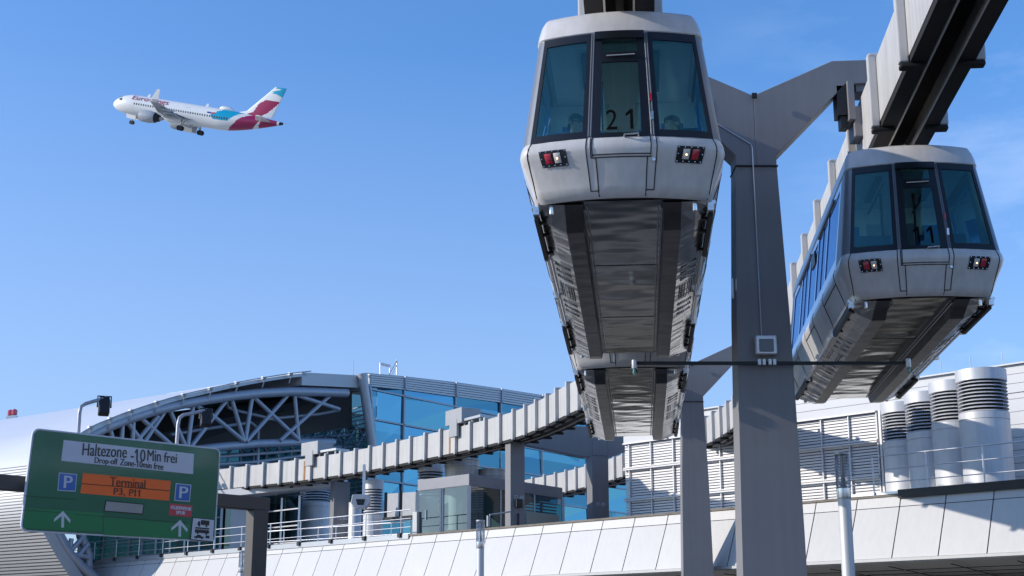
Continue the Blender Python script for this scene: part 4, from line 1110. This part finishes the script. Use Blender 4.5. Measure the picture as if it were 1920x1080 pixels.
m = MB(); m.bar(WP(C0 + .12, tR, ZT + .03), WP(C0 + .12, tL, ZT + .03), .32, .07); m.build('coping', M_stone, TERM)
m = MB(); m.prism([WP(C0 - .65, tR, ZBF - .005), WP(C0 + 13, tR, ZBF - .005), WP(C0 + 13, tR, ZBF - .2), WP(C0 - .65, tR, ZBF - .10)], WD * (tL - tR)); 
mo = m.build('soffit', mat('soffit_panel', (.5, .5, .5), .45, .2, var=.08), TERM)
m = MB()
for c_ in (1.4, 3.4, 5.4, 7.4): m.bar(WP(C0 + c_, tR, ZBF - .2), WP(C0 + c_, tL, ZBF - .2), .035, .02)
t = tR
while t < tL: m.bar(WP(C0 - .6, t, ZBF - .2), WP(C0 + 10, t + 3.5, ZBF - .2), .035, .02); t += 1.9
m.build('soffit_seam', M_dark, mo)
m = MB(); m.prism([WP(C0 + 1.25, tR, ZT - .3), WP(C0 + 25, tR, ZT - .3), WP(C0 + 25, tR, ZT - .1), WP(C0 + 1.25, tR, ZT - .1)], WD * (tL + 2 - tR)); m.build('deck', M_lgrey, TERM)
m = MB()                                              # ground floor wall far under the soffit
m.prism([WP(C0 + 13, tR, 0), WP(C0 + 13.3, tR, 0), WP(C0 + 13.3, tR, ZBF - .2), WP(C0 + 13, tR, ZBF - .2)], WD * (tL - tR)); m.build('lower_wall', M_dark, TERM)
# upper plant wall
CW = 43.7
tW0 = w_t(1172, 930, CW)[0]; tW1 = w_t(1648, 850, CW)[0]; tW2 = -34
zTop = (w_t(1480, 742, CW)[1] + w_t(1900, 688, CW)[1]) / 2
zL1 = (w_t(1500, 791, CW)[1] + w_t(1640, 769, CW)[1]) / 2
zR1 = (w_t(1500, 843, CW)[1] + w_t(1640, 828, CW)[1]) / 2
zR2 = (w_t(1500, 908, CW)[1] + w_t(1640, 894, CW)[1]) / 2
zR0 = ZT - .1
m = MB(); m.prism([WP(CW + .25, tW2, zR0), WP(CW + .25, tW0, zR0), WP(CW + .25, tW0, zTop - .02), WP(CW + .25, tW2, zTop - .02)], -WN * 14); m.build('wall_core', mat('wall_backing', (.13, .13, .135), .8), TERM)
m = MB(); hb = (zTop - zL1) / 3
for i in range(3): m.bar(WP(CW + .1, tW2, zL1 + hb * (i + .5)), WP(CW + .1, tW0, zL1 + hb * (i + .5)), .26, hb - .015)
m.bar(WP(CW + .1, tW2, zTop + .02), WP(CW + .1, tW0, zTop + .02), .5, .05)
m.build('parapet_panel', M_whitew, TERM)
m = MB(); hb2 = .42; z = zR0
while z < zL1 - .05:
    h2 = min(hb2, zL1 - z); m.bar(WP(CW + .12, tW2, z + h2 / 2), WP(CW + .12, tW1 - .3, z + h2 / 2), .22, h2 - .014); z += hb2
m.build('wall_panel', M_whitew, TERM)
rows = [(zR0, zR2), (zR2, zR1), (zR1, zL1)]
for ri, (z0, z1) in enumerate(rows):
    lv = MB(); z = z0 + .10
    while z < z1 - .08:
        lv.bar(WP(CW + .06, tW1, z), WP(CW + .06, tW0, z), .02, .074); z += .106
    lv.build('louvre_blades', M_slat, TERM)
m = MB()
for z0, z1 in rows:
    m.bar(WP(CW - .02, tW1, z1 - .02), WP(CW - .02, tW0, z1 - .02), .16, .05); m.bar(WP(CW - .02, tW1, z0 + .05), WP(CW - .02, tW0, z0 + .05), .12, .04)
t = tW1
while t < tW0 + .1: m.bar(WP(CW - .01, t, zR0), WP(CW - .01, t, zL1), .04, .06, up=WN); t += 1.15
m.bar(WP(CW, tW1 - .16, zR0), WP(CW, tW1 - .16, zL1), .08, .2, up=WN)
m.build('louvre_frame', M_slat, TERM)
m = MB(); m.bar(WP(CW - .05, tW1 - .32, zR0), WP(CW - .05, tW1 - .32, zL1), .07, .16, up=WN); m.build('downpipe', M_gly, TERM)
m = MB()
for px, y_ in ((1760, 700), (1815, 693), (1875, 684)):
    tt = w_t(px, y_, CW)[0]; m.tube([WP(CW + .2, tt, zTop), WP(CW + .2, tt, zTop + .55)], .012, 6)
m.build('lightning_rod', M_lgrey, TERM)

# ventilation stacks
def stack(p, r, zt, label, nring=9, base=None, ringh=1.15, cap=.42, plain=False):
    T = thing('ventilation_stack', (p.x, p.y, ZT - .1), label, 'vent stack', 'round ventilation stacks on the terminal deck')
    c = (p.x, p.y, 0); zb = zt - cap - ringh
    m = MB(); m.lathe(c, [(r * 1.04, zt), (r * 1.04, zt - cap), (r * .9, zt - cap)], 36); m.lathe(c, [(r * .985, zt), (r * .985, zt - .3), (0, zt - .3)], 36); m.lathe(c, [(r * 1.04, zt), (r * .985, zt)], 36)
    m.build('cap', M_stack, T, smooth=True)
    if not plain:
        m = MB(); m.lathe(c, [(r * .80, zt - cap), (r * .80, zb)], 30); m.build('core', M_dark, T)
        m = MB()
        for k in range(nring):
            z = zt - cap - ringh * (k + .75) / nring; h = ringh / nring
            m.lathe(c, [(r * .84, z + h * .46), (r * 1.0, z + h * .10), (r * 1.03, z - h * .18), (r * .99, z - h * .15), (r * .84, z + h * .38)], 36)
        m.build('louvre_ring', M_stack, T, smooth=True)
    m = MB(); m.lathe(c, [(r * .9, zb + .01), (r * 1.03, zb - .0), (r * 1.03, zb - .20), (r * 1.0, zb - .21), (r * 1.0, zb - .23), (r * 1.02, zb - .24), (r * 1.02, ZT - .1)], 36)
    m.build('shaft', M_stack, T, smooth=True)
    return T
zst = 1.6 + 7.0
labs = ['largest and nearest vented steel stack at the right end of the row', 'vented steel stack second from the right, beside the largest', 'vented steel stack third from the right in the row', 'smallest looking vented stack at the left end, next to the louvre wall']
for (px, py, Yc), lb in zip(((1838, 695, 41.4), (1786, 717, 43.2), (1737.5, 738, 45.1), (1692, 757, 47.0)), labs):
    p = atY(px, py, Yc); stack(p, .705, p.z - .02, lb, ringh=.95, cap=.34)
for px, py, Y, r, lb, pln in ((595, 884, 71, .68, 'left deck stack with dark rings under the curved beam', False), (561, 893, 72, .58, 'stack half hidden left of the ringed deck stack', False),
                         (701, 901, 64.5, .44, 'narrow ringed stack right of the hanging grey housing', False),
                         (808, 868, 61.5, .56, 'ringed stack rising behind the glass lift house', False), (668, 880, 67, .30, 'plain beige pipe stack beside pillar F2-86', True)):
    p = atY(px, py, Y); stack(p, r, p.z, lb, plain=pln)
def drum(px, py, Y, r, label, h=3.0):
    p = atY(px, py, Y); T = thing('roof_drum', (p.x, p.y, p.z - h), label, 'vent drum')
    m = MB(); m.lathe((p.x, p.y, 0), [(0, p.z), (r, p.z), (r, p.z - .06), (r * .97, p.z - .08), (r * .97, p.z - h)], 32); m.build('casing', mat('beige_metal', (.48, .42, .36), .5, .3, var=.12, streak=.2), T, smooth=True)
    m = MB(); m.lathe((p.x, p.y, 0), [(r * 1.02, p.z - .25), (r * 1.02, p.z - .3), (r * .97, p.z - .3)], 32); m.build('band', M_lgrey, T, smooth=True)
drum(866, 862, 60, .75, 'beige round vent drum above the glass lift house')
drum(921, 881, 60.5, .62, 'low grey round drum beside pillar F2-88', 1.6)

# railings
def railing(p0, p1, n, label, h=1.0, rails=(1.0, .68, .36), shoe=True, ext=.0):
    T = thing('railing', ((p0 + p1) / 2), label, 'railing', 'tubular steel railings on the deck edge')
    d_ = (p1 - p0).normalized()
    for k in range(n + 1):
        p = p0.lerp(p1, k / n); m = MB(); m.tube([p, p + Vector((0, 0, h))], .024, 8); po_ = m.build('post', M_gly, T, smooth=True)
        if shoe: m = MB(); m.box(p + Vector((0, 0, .03)) + WN * .05, (.16, .16, .16), math.atan2(WD.y, WD.x)); m.build('base_shoe', M_dark, po_)
    for r_ in rails:
        m = MB(); m.tube([p0 - d_ * ext + Vector((0, 0, r_ * h)), p1 + d_ * ext + Vector((0, 0, r_ * h))], .022 if r_ == rails[0] else .015, 8); m.build('rail', M_gly, T, smooth=True)
    return T
zr = ZT + .02
t0, t1 = w_t(752, 1005, C0 - .02)[0], w_t(100, 1050, C0 - .02)[0]
railing(WP(C0 - .03, t0, zr), WP(C0 - .03, t1, zr), 13, 'long steel railing along the left deck edge behind the green sign', 1.0, (1.0, .66, .33), ext=.6)
m = MB(); m.bar(WP(C0 - .02, t0 - .5, zr - .03), WP(C0 - .02, t1, zr - .03), .12, .20)
tag(m.build('railing_sill', M_lgrey), 'pale metal upstand under the left deck railing', 'sill')
t0, t1 = w_t(1640, 920, C0)[0], w_t(1640, 920, C0)[0] - 12
railing(WP(C0 - .03, t0, zr), WP(C0 - .03, t1, zr), 7, 'steel railing in front of the row of four steel stacks', 1.15, (1.0, .66, .33), ext=1.2, shoe=False)
m = MB(); m.bar(WP(C0 - .05, t0 - .8, zr + .02), WP(C0 - .05, -30, zr + .02), .10, .24)
tag(m.build('railing_sill', M_dark), 'dark steel upstand under the right hand deck railing', 'sill')
m = MB(); m.bar(WP(C0 + .05, t0 + .9, zr + .04), WP(C0 + .05, t0 - .8, zr + .04), .1, .16); tag(m.build('kerb_beam', M_gly), 'short galvanised beam at the left foot of the right railing', 'beam')
# a second, inner railing seen between the stacks
p0 = atY(470, 1020, 67); p1 = atY(770, 985, 61); p1.z = p0.z = ZT + .0
railing(p0, p1, 9, 'inner white railing standing behind the left deck railing', 1.0, (1.0, .5), shoe=False)

# hanging grey housing
p = atY(676, 938, 60.5); T = thing('equipment_housing', p, 'hanging grey faceted housing with a dark recess beside the narrow stack', 'housing')
m = MB(); m.prism([p + Vector((a, 0, b)) for a, b in ((-.36, .25), (.36, .25), (.42, -.1), (.2, -.34), (-.2, -.34), (-.42, -.1))], (0, .5, 0)); m.build('casing', M_lgrey, T, bevel=.03)
m = MB(); m.prism([p + Vector((a, -.01, b)) for a, b in ((-.2, .05), (.2, .05), (.13, -.2), (-.13, -.2))], (0, .03, 0)); m.build('recess', M_dark, T)
m = MB(); m.box(p + Vector((.1, .25, .9)), (.12, .12, 1.3)); m.build('hanger', M_gly, T)

# ------------------------------------------------------------------ glass lift house on the deck
E = Vector((.6, .8, 0)); DS = Vector((-.8, .6, 0))    # hall end plane direction and hall axis
kc = atY(880, 888, 55.5); zt_h = kc.z; zb_h = ZT - .1
k0 = Vector((kc.x, kc.y, 0))
def hit(px, py, p0, d_):                              # where a view ray meets the vertical plane through p0 along d_
    return onP(px, py, p0, Vector((d_.y, -d_.x, 0)))
kl = hit(783, 905, k0, WD); kl.z = 0
kr = hit(1055, 916, k0, E); kr.z = 0
H = thing('lift_house', Vector((kc.x, kc.y, zb_h)), 'glass lift house with grey roof band on the deck beside pillar F2-88', 'glass pavilion')
back = (kr - k0); kb = kl + back
def up(p, z): return Vector((p.x, p.y, z))
m = MB(); bandh = 1.0 * 18 / F * 55 * 1.25
m.prism([up(kl, zt_h), up(k0, zt_h), up(kr, zt_h), up(kb, zt_h)], (0, 0, -bandh)); m.build('roof_band', mat('hut_band', (.20, .20, .22), .45, .2, var=.06), H, bevel=.03)
m = MB()
for a, b, fr_ in ((kl, k0, (0, .46, .5, .97)), (k0, kr, (0.0, .32, .68, 1))):
    for f_ in fr_:
        q = a.lerp(b, f_); m.bar(up(q, zb_h), up(q, zt_h - bandh), .14 if f_ in (0, 1) else .06, .14)
m.each('post', M_lgrey, H)
for a, b in ((kl, k0), (k0, kr)):
    m = MB(); m.add([up(a, zb_h), up(b, zb_h), up(b, zt_h - bandh), up(a, zt_h - bandh)], [(0, 1, 2, 3)]); m.build('glass_wall', M_hglass, H)
m = MB(); m.prism([up(kl + E * 3.0, zb_h), up(k0 + E * 3 , zb_h), up(k0 + E * 3, zt_h - bandh), up(kl + E * 3, zt_h - bandh)], E * .1); 
m.build('back_wall', mat('hut_inner', (.09, .13, .125), .6, var=.15, vscale=.8), H)
m = MB(); m.box(up(k0 + WD * 1.2 + E * 1.6, zb_h + 1.0), (1.2, 1.0, 2.0), .3); m.build('lift_car', mat('lift_inner', (.16, .19, .18), .5), H)
m = MB(); z = zb_h + .5
while z < zt_h - bandh - .2:
    m.bar(up(k0 + E * 2.4 + WD * .4, z), up(kr + WD * .4, z), .08, .05); z += .13
m.build('blind', M_lgrey, H)
m = MB(); m.box(up(k0.lerp(kr, .70), zb_h + .75) - WD * .35, (.0 + 2.3, .05, 1.0), math.atan2(E.y, E.x)); m.build('panel', M_board, H)
m = MB(); m.bar(up(kl, zb_h) - WD * .02, up(kl, zb_h + 1.2) , .26, .26); m.build('white_pier', M_white, H)
m = MB(); m.box(up(k0.lerp(kl, .82), zb_h + 1.05) + WN * .04, (.05, .05, .4), 0); m.build('pull_handle', M_chrome, H)
m = MB(); m.box(up(k0.lerp(kl, .62), zb_h + 1.35) + E * .2, (.22, .01, .30), math.atan2(WD.y, WD.x)); m.build('notice', mat('yellow_notice', (.55, .5, .06), .6), H)
# covered gangway box left of the lift house
ga = atY(783, 922, 59.5); gb = atY(722, 926, 62)
T = thing('gangway', up((ga + gb) / 2, ZT), 'pale grey boxed gangway with ribs left of the glass lift house', 'gangway')
m = MB(); zz0 = atY(783, 966, 59.5).z; m.prism([up(ga, zz0), up(gb, zz0 + .1), up(gb, gb.z), up(ga, ga.z)], (0, 2, 0)); m.build('side', mat('gangway_side', (.36, .36, .37), .5, var=.1), T)
m = MB()
for f_ in (0.0, .5, .97): q = ga.lerp(gb, f_); m.bar(up(q, zz0) - Vector((0, .06, 0)), up(q, q.z + .05) - Vector((0, .06, 0)), .12, .12)
m.build('rib', M_dark, T)
m = MB(); m.bar(up(ga, zz0 - .06), up(gb, zz0 + .04), .2, .14); m.build('base_beam', M_dark, T)

# ------------------------------------------------------------------ great hall: shell roof, tube truss, glass end wall
HP = atY(682, 760, 86.0); HN = Vector((E.y, -E.x, 0))  # plane of the end wall, normal to the camera side
def HQ(px, py, back_=0.0): return onP(px, py, HP + DS * back_, HN)
GH = thing('terminal_hall', (HP.x, HP.y, 0), 'great curved terminal hall with white shell roof, tube truss and blue glass end wall', 'building')
rim_px = [(575, 699), (540, 703), (500, 709), (460, 716), (420, 724), (380, 733), (340, 742), (300, 753), (260, 766), (225, 778), (195, 790), (165, 803), (135, 823), (108, 850), (88, 882), (76, 915), (71, 945), (73, 975), (84, 1003), (105, 1042), (130, 1080), (165, 1125)]
rim = [HQ(*p_) for p_ in rim_px]
rim = smooth_path(rim, 4)
LEN_H = 75
m = MB(); up_rows = []
js = [0, .8, 3, 8, 15, 25, 38, 55, LEN_H]
up_rows = [[p_ + DS * j for j in js] for p_ in rim]
nsp = next(i for i, p_ in enumerate(rim) if p_.z < HQ(120, 868).z and i > 20)
def shell_mat():
    m_ = bpy.data.materials.new('shell_louvre'); m_.use_nodes = True; nt = m_.node_tree; b = nt.nodes['Principled BSDF']
    co = nt.nodes.new('ShaderNodeTexCoord'); sp = nt.nodes.new('ShaderNodeSeparateXYZ'); mt = nt.nodes.new('ShaderNodeMath'); mt.operation = 'MULTIPLY'; mt.inputs[1].default_value = 1 / .15
    fr = nt.nodes.new('ShaderNodeMath'); fr.operation = 'FRACT'; rp_ = nt.nodes.new('ShaderNodeValToRGB'); rp_.color_ramp.elements[0].position = .62; rp_.color_ramp.elements[1].position = .70
    rp_.color_ramp.elements[0].color = (.66, .64, .62, 1); rp_.color_ramp.elements[1].color = (.09, .08, .08, 1)
    nt.links.new(co.outputs['Object'], sp.inputs[0]); nt.links.new(sp.outputs['Z'], mt.inputs[0]); nt.links.new(mt.outputs[0], fr.inputs[0]); nt.links.new(fr.outputs[0], rp_.inputs[0]); nt.links.new(rp_.outputs[0], b.inputs['Base Color'])
    b.inputs['Roughness'].default_value = .5
    return m_
m.grid(up_rows[:nsp + 1]); m.build('shell_roof', mat('shell_white', (.74, .73, .73), .35, .1, var=.04, vscale=.15), GH, smooth=True)
m = MB(); m.grid(up_rows[nsp:]); m.build('shell_louvres', shell_mat(), GH, smooth=True)
inn = [p_ + (Vector((HP.x, HP.y, 12)) + E * -4 - p_) * .035 for p_ in rim]
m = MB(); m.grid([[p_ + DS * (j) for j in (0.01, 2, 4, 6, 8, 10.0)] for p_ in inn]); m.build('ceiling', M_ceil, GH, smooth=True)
m = MB(); 
for a, b, c_, d_ in zip(rim, rim[1:], inn, inn[1:]): m.add([a, b, d_, c_], [(0, 1, 2, 3)])
m.build('roof_edge', M_lgrey, GH)
m = MB()
for i in range(4, len(rim) - 26, 5):
    p_ = rim[i]; m.box(p_ + Vector((0, 0, .02)) + HN * .2, (.28, .18, .14), math.atan2(E.y, E.x))
    m.tube([p_ + HN * .35 + Vector((0, 0, .1)), p_ + HN * .1 - Vector((0, 0, .5))], .04, 6)
m.tube([p_ + HN * .35 + Vector((0, 0, .06)) for p_ in rim[:len(rim) - 26]], .035, 6)
m.build('edge_fitting', M_lgrey, GH)
# flat roof edge between the arc and the column
m = MB(); q = [HQ(566, 698), HQ(676, 704), HQ(676, 727), HQ(566, 722)]; m.prism(q, DS * 12); m.build('flat_roof', M_whitew, GH)
m = MB(); q = [HQ(430, 745, .3), HQ(676, 728, .3), HQ(676, 760, .3), HQ(430, 790, .3)]
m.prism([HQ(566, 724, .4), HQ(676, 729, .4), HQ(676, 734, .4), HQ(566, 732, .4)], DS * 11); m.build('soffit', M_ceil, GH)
# back wall inside the hall: dark cladding over teal glazing, with its lattice
BK = 9.0
m = MB(); m.add([HQ(150, 850, BK), HQ(150, 1060, BK), HQ(694, 1060, BK), HQ(694, 722, BK), HQ(560, 722, BK), HQ(400, 750, BK)], [(0, 1, 2, 3, 4, 5)]); m.build('inner_glazing', M_dglass, GH)
m = MB(); m.prism([HQ(660, 728, 2.5), HQ(660, 800, 2.5), HQ(380, 855, 2.5) + DS * 6, HQ(190, 890, 2.5) + DS * 6, HQ(205, 850, 2.5) + DS * 6, HQ(262, 803, 2.5) + DS * 6, HQ(330, 780, 2.5) + DS * 6, HQ(420, 757, 2.5) + DS * 6], DS * .2)
m.build('inner_cladding', mat('inner_clad', (.085, .08, .08), .6, var=.1), GH)
m = MB(); z = 9.0
pa, pb_ = HQ(690, 740, 1.2), HQ(600, 740, 7)
while z < 16.5: m.bar(up(pa, z), up(pb_, z), .06, .06); z += .28
m.build('side_louvre', M_tube, GH)
m = MB()
for i in range(15):
    x = 330 + 24 * i; m.tube([HQ(x, 880, BK - .6), HQ(x + 6, 790, BK - .6)], .07, 6)
    m.tube([HQ(x, 860 - i * 1.2, BK - .8), HQ(x + 40, 800 - i * 1.5, BK - .8)], .06, 6); m.tube([HQ(x + 30, 858 - i, BK - 1), HQ(x, 806 - i, BK - 1)], .05, 6)
for yy in (800, 822, 845, 868): m.tube([HQ(200, yy + 22, BK - .7), HQ(660, yy - 6, BK - .7)], .09, 8)
m.build('inner_lattice', M_tube, GH)
m = MB()                                              # pale things seen through the glazing
for i in range(14):
    x = random.uniform(380, 640); y = random.uniform(800, 850); p_ = HQ(x, y, BK + 3); m.box(p_, (random.uniform(1, 2.6), .1, random.uniform(.3, 1.0)), random.uniform(0, 1))
m.build('interior_panel', M_whitew, GH)
# main tube truss in the end plane
def tubes(name, segs, r, bk=0.0, n=10):
    q = MB()
    for sgm in segs: q.tube([HQ(x, y, bk) for x, y in sgm], r, n)
    return q.build(name, M_tube, GH, smooth=True)
tubes('top_chord', [[(650, 737), (600, 735), (545, 734), (490, 737), (440, 742), (390, 749), (340, 758), (290, 770), (245, 784), (205, 799), (172, 815), (140, 838), (115, 868), (98, 900), (90, 935), (92, 965), (104, 1000), (125, 1035), (150, 1062), (190, 1095)]], .27, .2, 12)
tubes('bottom_chord', [[(625, 829), (560, 829), (480, 832), (412, 838), (330, 848), (250, 866), (190, 890), (160, 925), (148, 965), (152, 1005), (165, 1040), (165, 1085)]], .24, .6, 12)
tubes('brace', [[(625, 736), (525, 826)], [(552, 738), (560, 826)], [(542, 738), (462, 828)], [(476, 745), (560, 824)], [(472, 748), (460, 826)], [(434, 748), (458, 828)], [(425, 750), (358, 838)], [(394, 775), (456, 826)],
                [(362, 760), (352, 836)], [(318, 768), (348, 838)], [(310, 770), (262, 842)], [(262, 782), (330, 842)], [(250, 786), (248, 850)], [(296, 780), (250, 835)], [(230, 790), (226, 858)], [(236, 788), (280, 846)], [(365, 758), (395, 778)],
                [(556, 741), (636, 767)], [(205, 800), (222, 862)], [(172, 818), (200, 880)], [(118, 868), (172, 900)], [(100, 905), (158, 935)], [(92, 950), (150, 960)], [(105, 1000), (150, 985)], [(128, 1038), (155, 1008)], [(128, 1038), (165, 1045)], [(134, 1010), (122, 1072)], [(106, 985), (140, 1045)], [(140, 1050), (166, 1020)]], .125, .35)
tubes('drain_pipe', [[(424, 752), (428, 764), (445, 770), (520, 788)], [(636, 769), (600, 776), (498, 786), (484, 800), (483, 880)], [(480, 800), (470, 792), (380, 805), (320, 815)], [(390, 858), (520, 848), (640, 838)], [(380, 872), (480, 866), (600, 850)]], .10, 1.6)
# raking column and glass end wall
m = MB(); m.tube([HQ(679, 700, -.3), HQ(700, 1010, -.3) if False else HQ(703, 870, -.3)], .30, 18); m.build('raking_column', M_lgrey, GH, smooth=True)
def tE(p_): return (p_ - HP).dot(E)
xr = 1190
gl_tl = HQ(690, 727); z_l1 = HQ(691, 729).z; z_l2 = HQ(695, 785.5).z; dz = z_l1 - z_l2
top = [(690, 724), (757, 731), (853, 744), (938, 755), (1015, 767), (1100, 780), (1190, 795)]
topc = [(690, 700), (757, 706), (853, 717), (938, 729), (1015, 741), (1100, 756), (1190, 774)]
tp = [HQ(*p_) for p_ in top]; tpc = [HQ(*p_) for p_ in topc]
gx = [HQ(704, 850)] + tp[1:]; gx[0] = Vector((gx[0].x, gx[0].y, tp[0].z))
def top_at(a, b, f_): return a.z + (b.z - a.z) * f_
m = MB(); zr_ = [z_l1 - dz * i for i in range(9) if z_l1 - dz * i > 2] + [2.0]
for a, b in zip(gx, gx[1:]):
    prev = None; seq = [None] + zr_
    for k in range(len(seq) - 1):
        za, zb2 = (a.z, b.z) if seq[k] is None else (min(seq[k], a.z), min(seq[k], b.z)); zl = seq[k + 1]
        if min(za, zb2) - zl < .05: continue
        w_ = [random.uniform(-.05, .05) for _ in range(4)]
        m.add([up(a, zl) + HN * w_[0], up(b, zl) + HN * w_[1], up(b, zb2) + HN * w_[2], up(a, za) + HN * w_[3]], [(0, 1, 2, 3)])
m.build('glass_wall', M_fglass, GH)
m = MB(); m.add([HQ(691, 727), HQ(704, 850), up(HQ(704, 850), tp[0].z)], [(0, 1, 2)]); m.build('glass_wall', M_fglass, GH)
m = MB()
for s_ in range(6):
    f0, f1 = s_ / 6, (s_ + .72) / 6
    for a, b, c_, d_ in zip(tp, tp[1:], tpc, tpc[1:]):
        m.prism([a.lerp(c_, f0) + HN * .12, b.lerp(d_, f0) + HN * .12, b.lerp(d_, f1) + HN * .12, a.lerp(c_, f1) + HN * .12], -HN * .15)
m.build('louvre_band', M_slat, GH)
m = MB(); m.add([p_ for p_ in tp] + [p_ for p_ in tpc][::-1], [tuple(range(2 * len(tp)))]); m.build('louvre_backing', M_tube, GH)
m = MB()
for a, b in zip(tp[1:-1], tpc[1:-1]):
    m.bar(a + HN * .16 - Vector((0, 0, .0)), b + HN * .16, .16, .12, up=HN)
    m.bar(Vector((a.x, a.y, 2)) + HN * .05, a + HN * .05, .13, .12, up=HN)
m.bar(up(HQ(704, 850), 2) + HN * .05, HQ(704, 850) + HN * .05, .12, .12, up=HN); m.bar(HQ(704, 850) + HN * .05, HQ(691, 705) + HN * .05, .14, .14, up=HN)
for i in range(9):
    z = z_l1 - dz * i + .0
    tstart = HP + E * .4; tend = HP + E * tE(tp[-1])
    if z < 2: break
    zt0 = z; st_ = up(tstart, z) + HN * .06; en = up(tend, z) + HN * .06
    if i == 0:
        for a, b in zip(tp, tp[1:]):
            if a.z > z - 1 : pass
    m.bar(st_, en, .10, .10)
m.build('mullion', M_tube, GH)
m = MB()                                              # pale slivers added behind the glass to imitate shards of light
for i in range(26):
    t_ = random.uniform(2, 34); zc_ = z_l1 - random.choice((.5, .9, 1.2, 4.2, 4.8)) + random.uniform(-.3, .3); p_ = HP + E * t_ + DS * random.uniform(1.5, 4)
    m.prism([up(p_, zc_), up(p_ + E * random.uniform(.8, 2.4), zc_ + random.uniform(-.2, .5)), up(p_ + E * random.uniform(.6, 1.8), zc_ - random.uniform(.2, .6))], DS * .1)
m.build('light_shard', mat('pale_inner', (.8, .85, .82), .5), GH)
m = MB(); m.add([HP + DS * 11 + E * 0 + Vector((0, 0, -20)), HP + DS * 11 + E * 45 + Vector((0, 0, -20)), HP + DS * 11 + E * 45 + Vector((0, 0, 1)), HP + DS * 11 + Vector((0, 0, 1))], [(0, 1, 2, 3)])
m.build('far_inner_wall', mat('hall_inner', (.05, .09, .12), .7, var=.3, vscale=.3), GH)
m = MB(); rtop = [p_ + Vector((0, 0, .02)) for p_ in tpc]; m.grid([rtop, [p_ + DS * 5 - Vector((0, 0, .6)) for p_ in rtop]]); m.build('roof', M_whitew, GH)
# dark lower storey seen under the beam
m = MB(); a, b = atY(415, 1000, 72), atY(560, 985, 70); 
m.prism([up(a, ZT), up(b, ZT), up(b, atY(560, 930, 70).z), up(a, atY(415, 935, 72).z)], (0, .4, 0)); m.build('deck_room', M_dglass, GH)
m = MB()
for f_ in (0, .18, .42, .7, 1): q = a.lerp(b, f_); m.bar(up(q, ZT) - Vector((0, .1, 0)), up(q, 8.9) - Vector((0, .1, 0)), .12, .1)
m.box(up(a.lerp(b, .3), ZT + 1.3) - Vector((0, .15, 0)), (1.3, .1, 2.4)); m.build('room_frame', M_lgrey, GH)
m = MB(); m.bar(atY(405, 930, 71), atY(640, 905, 68), 1.2, .35); m.build('room_roof', M_whitew, GH)
m = MB(); z = ZT - .2
wl, wr = WP(C0 + 4.5, w_t(150, 1000, C0 + 4.5)[0], 0), WP(C0 + 4.5, w_t(560, 1000, C0 + 4.5)[0], 0)
m.add([up(wl, 0), up(wr, 0), up(wr, 8.8), up(wl, 8.4)], [(0, 1, 2, 3)]); m.build('deck_glazing', M_dglass, GH)
m = MB()
for k in range(16): q = wl.lerp(wr, k / 15); m.bar(up(q, 0) - Vector((0, .1, 0)), up(q, 8.6) - Vector((0, .1, 0)), .09, .09)
for zz in (5.6, 6.4, 7.2, 8.0): m.bar(up(wl, zz) - Vector((0, .1, 0)), up(wr, zz) - Vector((0, .1, 0)), .06, .06)
m.build('deck_mullion', M_gly, GH)

# roof top frames and warning lamps
p = HQ(728, 702, 2.0); T = thing('roof_frame', p, 'small white ladder frame standing on the glass hall roof', 'roof frame')
def HR(x, y): return HQ(x, y, 2.0)
m = MB()
for sgm in ([(713, 703), (713, 680)], [(731, 703), (731, 684)], [(713, 681), (731, 685)], [(714, 684), (731, 688)], [(744, 703), (744, 675)]): m.tube([HR(*q) for q in sgm], .045, 6)
m.build('frame', M_gly, T)
m = MB(); m.tube([HR(729, 703), HR(744, 676)], .045, 6); m.tube([HR(734, 703), HR(744, 684)], .03, 6); m.build('strut', M_gly, T)
p = HQ(662, 704, 1.0); m = MB(); m.tube([p, p + Vector((0, 0, .95))], .025, 6); tag(m.build('lightning_rod', M_gly), 'thin lightning rod on the flat roof left of the raking column', 'lightning rod')
rl0 = rim[0] + DS * 62
for i, (px, lab) in enumerate(((18, 'left one of two small red warning lamps on the shell roof'), (25, 'right one of two small red warning lamps on the shell roof'))):
    best = min((rim[0] + DS * (j * .25) for j in range(300)), key=lambda q: abs(((q - EYE).x / ((q - EYE).y * math.cos(TH) + (q - EYE).z * math.sin(TH))) * F + 960 - px))
    T = thing('warning_lamp', best, lab, 'warning lamp', 'red warning lamps on the shell roof')
    m = MB(); m.lathe(best, [(.1, 0), (.1, .25), (.2, .3), (.2, .62), (0, .72)], 12); m.build('lens', M_red, T)
    m = MB(); m.box(best + Vector((0, 0, .1)), (.4, .4, .25)); m.build('base', M_gly, T)
